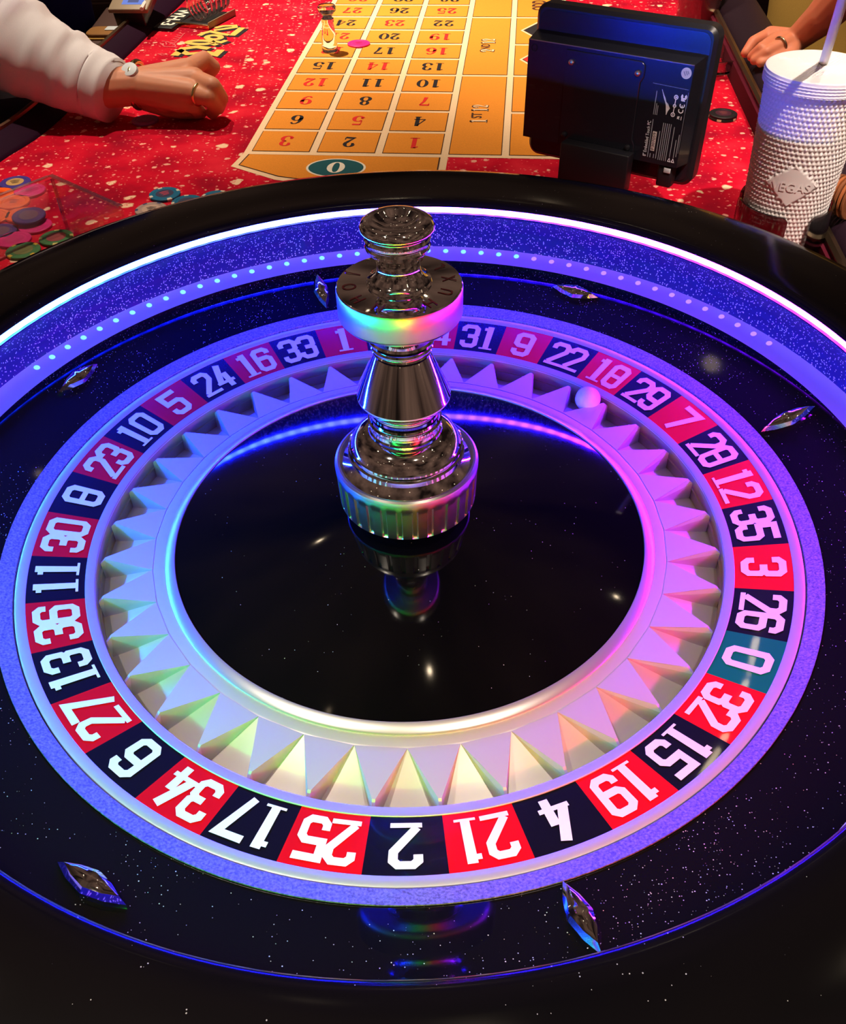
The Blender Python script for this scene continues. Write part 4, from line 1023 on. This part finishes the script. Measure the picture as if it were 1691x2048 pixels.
# wristwatch
fwd = (at(345, 178, -.01) - Wp).normalized(); wc = at(276, 170, -.010)
up0 = (Vector((0, 0, 1)) - fwd * fwd.z).normalized(); sd = fwd.cross(up0)
ringp = [wc + (up0 * math.cos(2 * PI * k / 32) * .0305 + sd * math.sin(2 * PI * k / 32) * .0315) for k in range(33)]
wb = tube('wristwatch', ringp, .0042, M['gold'], dealer, 10, False); wb['label'] = 'gold wristwatch with a pale face'
nrm = (up0 * .75 + sd * -.5).normalized()
if (CAM_LOC - wc).dot(nrm) < (CAM_LOC - wc).dot((up0 * .75 + sd * .5).normalized()): nrm = (up0 * .75 + sd * .5).normalized()
wf = lathe('watch_face', [(0, .0030), (.0098, .0030), (.0112, .0024), (.0120, -.002), (0, -.002)], M['sticker'], wb, 32)
wf.matrix_world = Matrix.Translation(wc + nrm * .0315) @ nrm.to_track_quat('Z', 'Y').to_matrix().to_4x4()
ra_ = kR.lerp(at(416, 194, -.016), .45); rd = (at(416, 194, -.016) - kR).normalized(); rref = Vector((0, 0, 1)); ru = (rref - rd * rref.dot(rd)).normalized(); rv = rd.cross(ru)
tube('finger_ring', [ra_ + (ru * math.cos(2 * PI * k / 24) + rv * math.sin(2 * PI * k / 24)) * .0142 for k in range(25)], .0022, M['gold'], dealer, 8, False)
chip_h = chip('bright pink chip held in the dealer fingertips', (240, 40, 100), tuple(at(404, 156, -.036)), (230, 36, 92), tilt=(.9, .3))

player = thing('person', 'player in a mustard shirt resting a ringed hand on the right rail', 'person', (0, 0, 0))
Wq = at(1590, 80, .008)
j1, j2, j3, j4 = at(1540, 68, .010), at(1549, 80, .010), at(1562, 91, .008), at(1572, 101, .002)
caps = [(Wq, .0185, at(1644, 34, .045), .026), (at(1644, 34, .045), .026, at(1720, -45, .10), .034), (at(1720, -45, .10), .034, (.90, 1.34, .22), .042)]
for kn in (j1, j2, j3, j4): caps.append((Wq, .016, kn, .0115))
caps.append((j1, .011, j4, .0105))
caps += chain([j1, at(1506, 84, .004), at(1490, 106, -.008)], [.0105, .0090, .0072])
caps += chain([j2, at(1522, 97, .006), at(1503, 113, -.007)], [.0105, .0092, .0074])
caps += chain([j3, at(1532, 105, .003), at(1509, 120, -.008)], [.0105, .0092, .0074])
caps += chain([j4, at(1546, 117, -.004), at(1521, 126, -.009)], [.0095, .0084, .0068])
caps += chain([Wq, at(1580, 112, -.002), at(1560, 126, -.008)], [.014, .0105, .0085])
body_mesh('body', caps, M['skin_b'], player, .0017, 6)
rr_ = j3.lerp(at(1532, 105, .003), .10); rd = (at(1532, 105, .003) - j3).normalized(); ru = (Vector((0, 0, 1)) - rd * rd.z).normalized(); rv = rd.cross(ru)
tube('finger_ring', [rr_ + (ru * math.cos(2 * PI * k / 24) + rv * math.sin(2 * PI * k / 24)) * .0118 for k in range(25)], .0022, M['bronze'], player, 8, False)
def wr2(i, a_): return 1 + .03 * math.sin(i * 1.7 + 3 * a_) + .025 * math.sin(i * 2.3 - 2 * a_)
loft('mustard_shirt', [(Vector((.93, 1.42, z)), a_, b_) for z, a_, b_ in ((-.42, .15, .20), (-.34, .155, .21), (-.26, .15, .205), (-.18, .148, .2), (-.10, .15, .2), (-.02, .152, .2), (.06, .155, .205), (.2, .16, .21), (.4, .16, .21))], M['yellow'], player, 48, wr2)
loft('trousers', [(Vector((.93, 1.42, z)), a_, b_) for z, a_, b_ in ((FL, .12, .16), (-.7, .15, .19), (-.43, .155, .205))], M['navy'], player, 40)
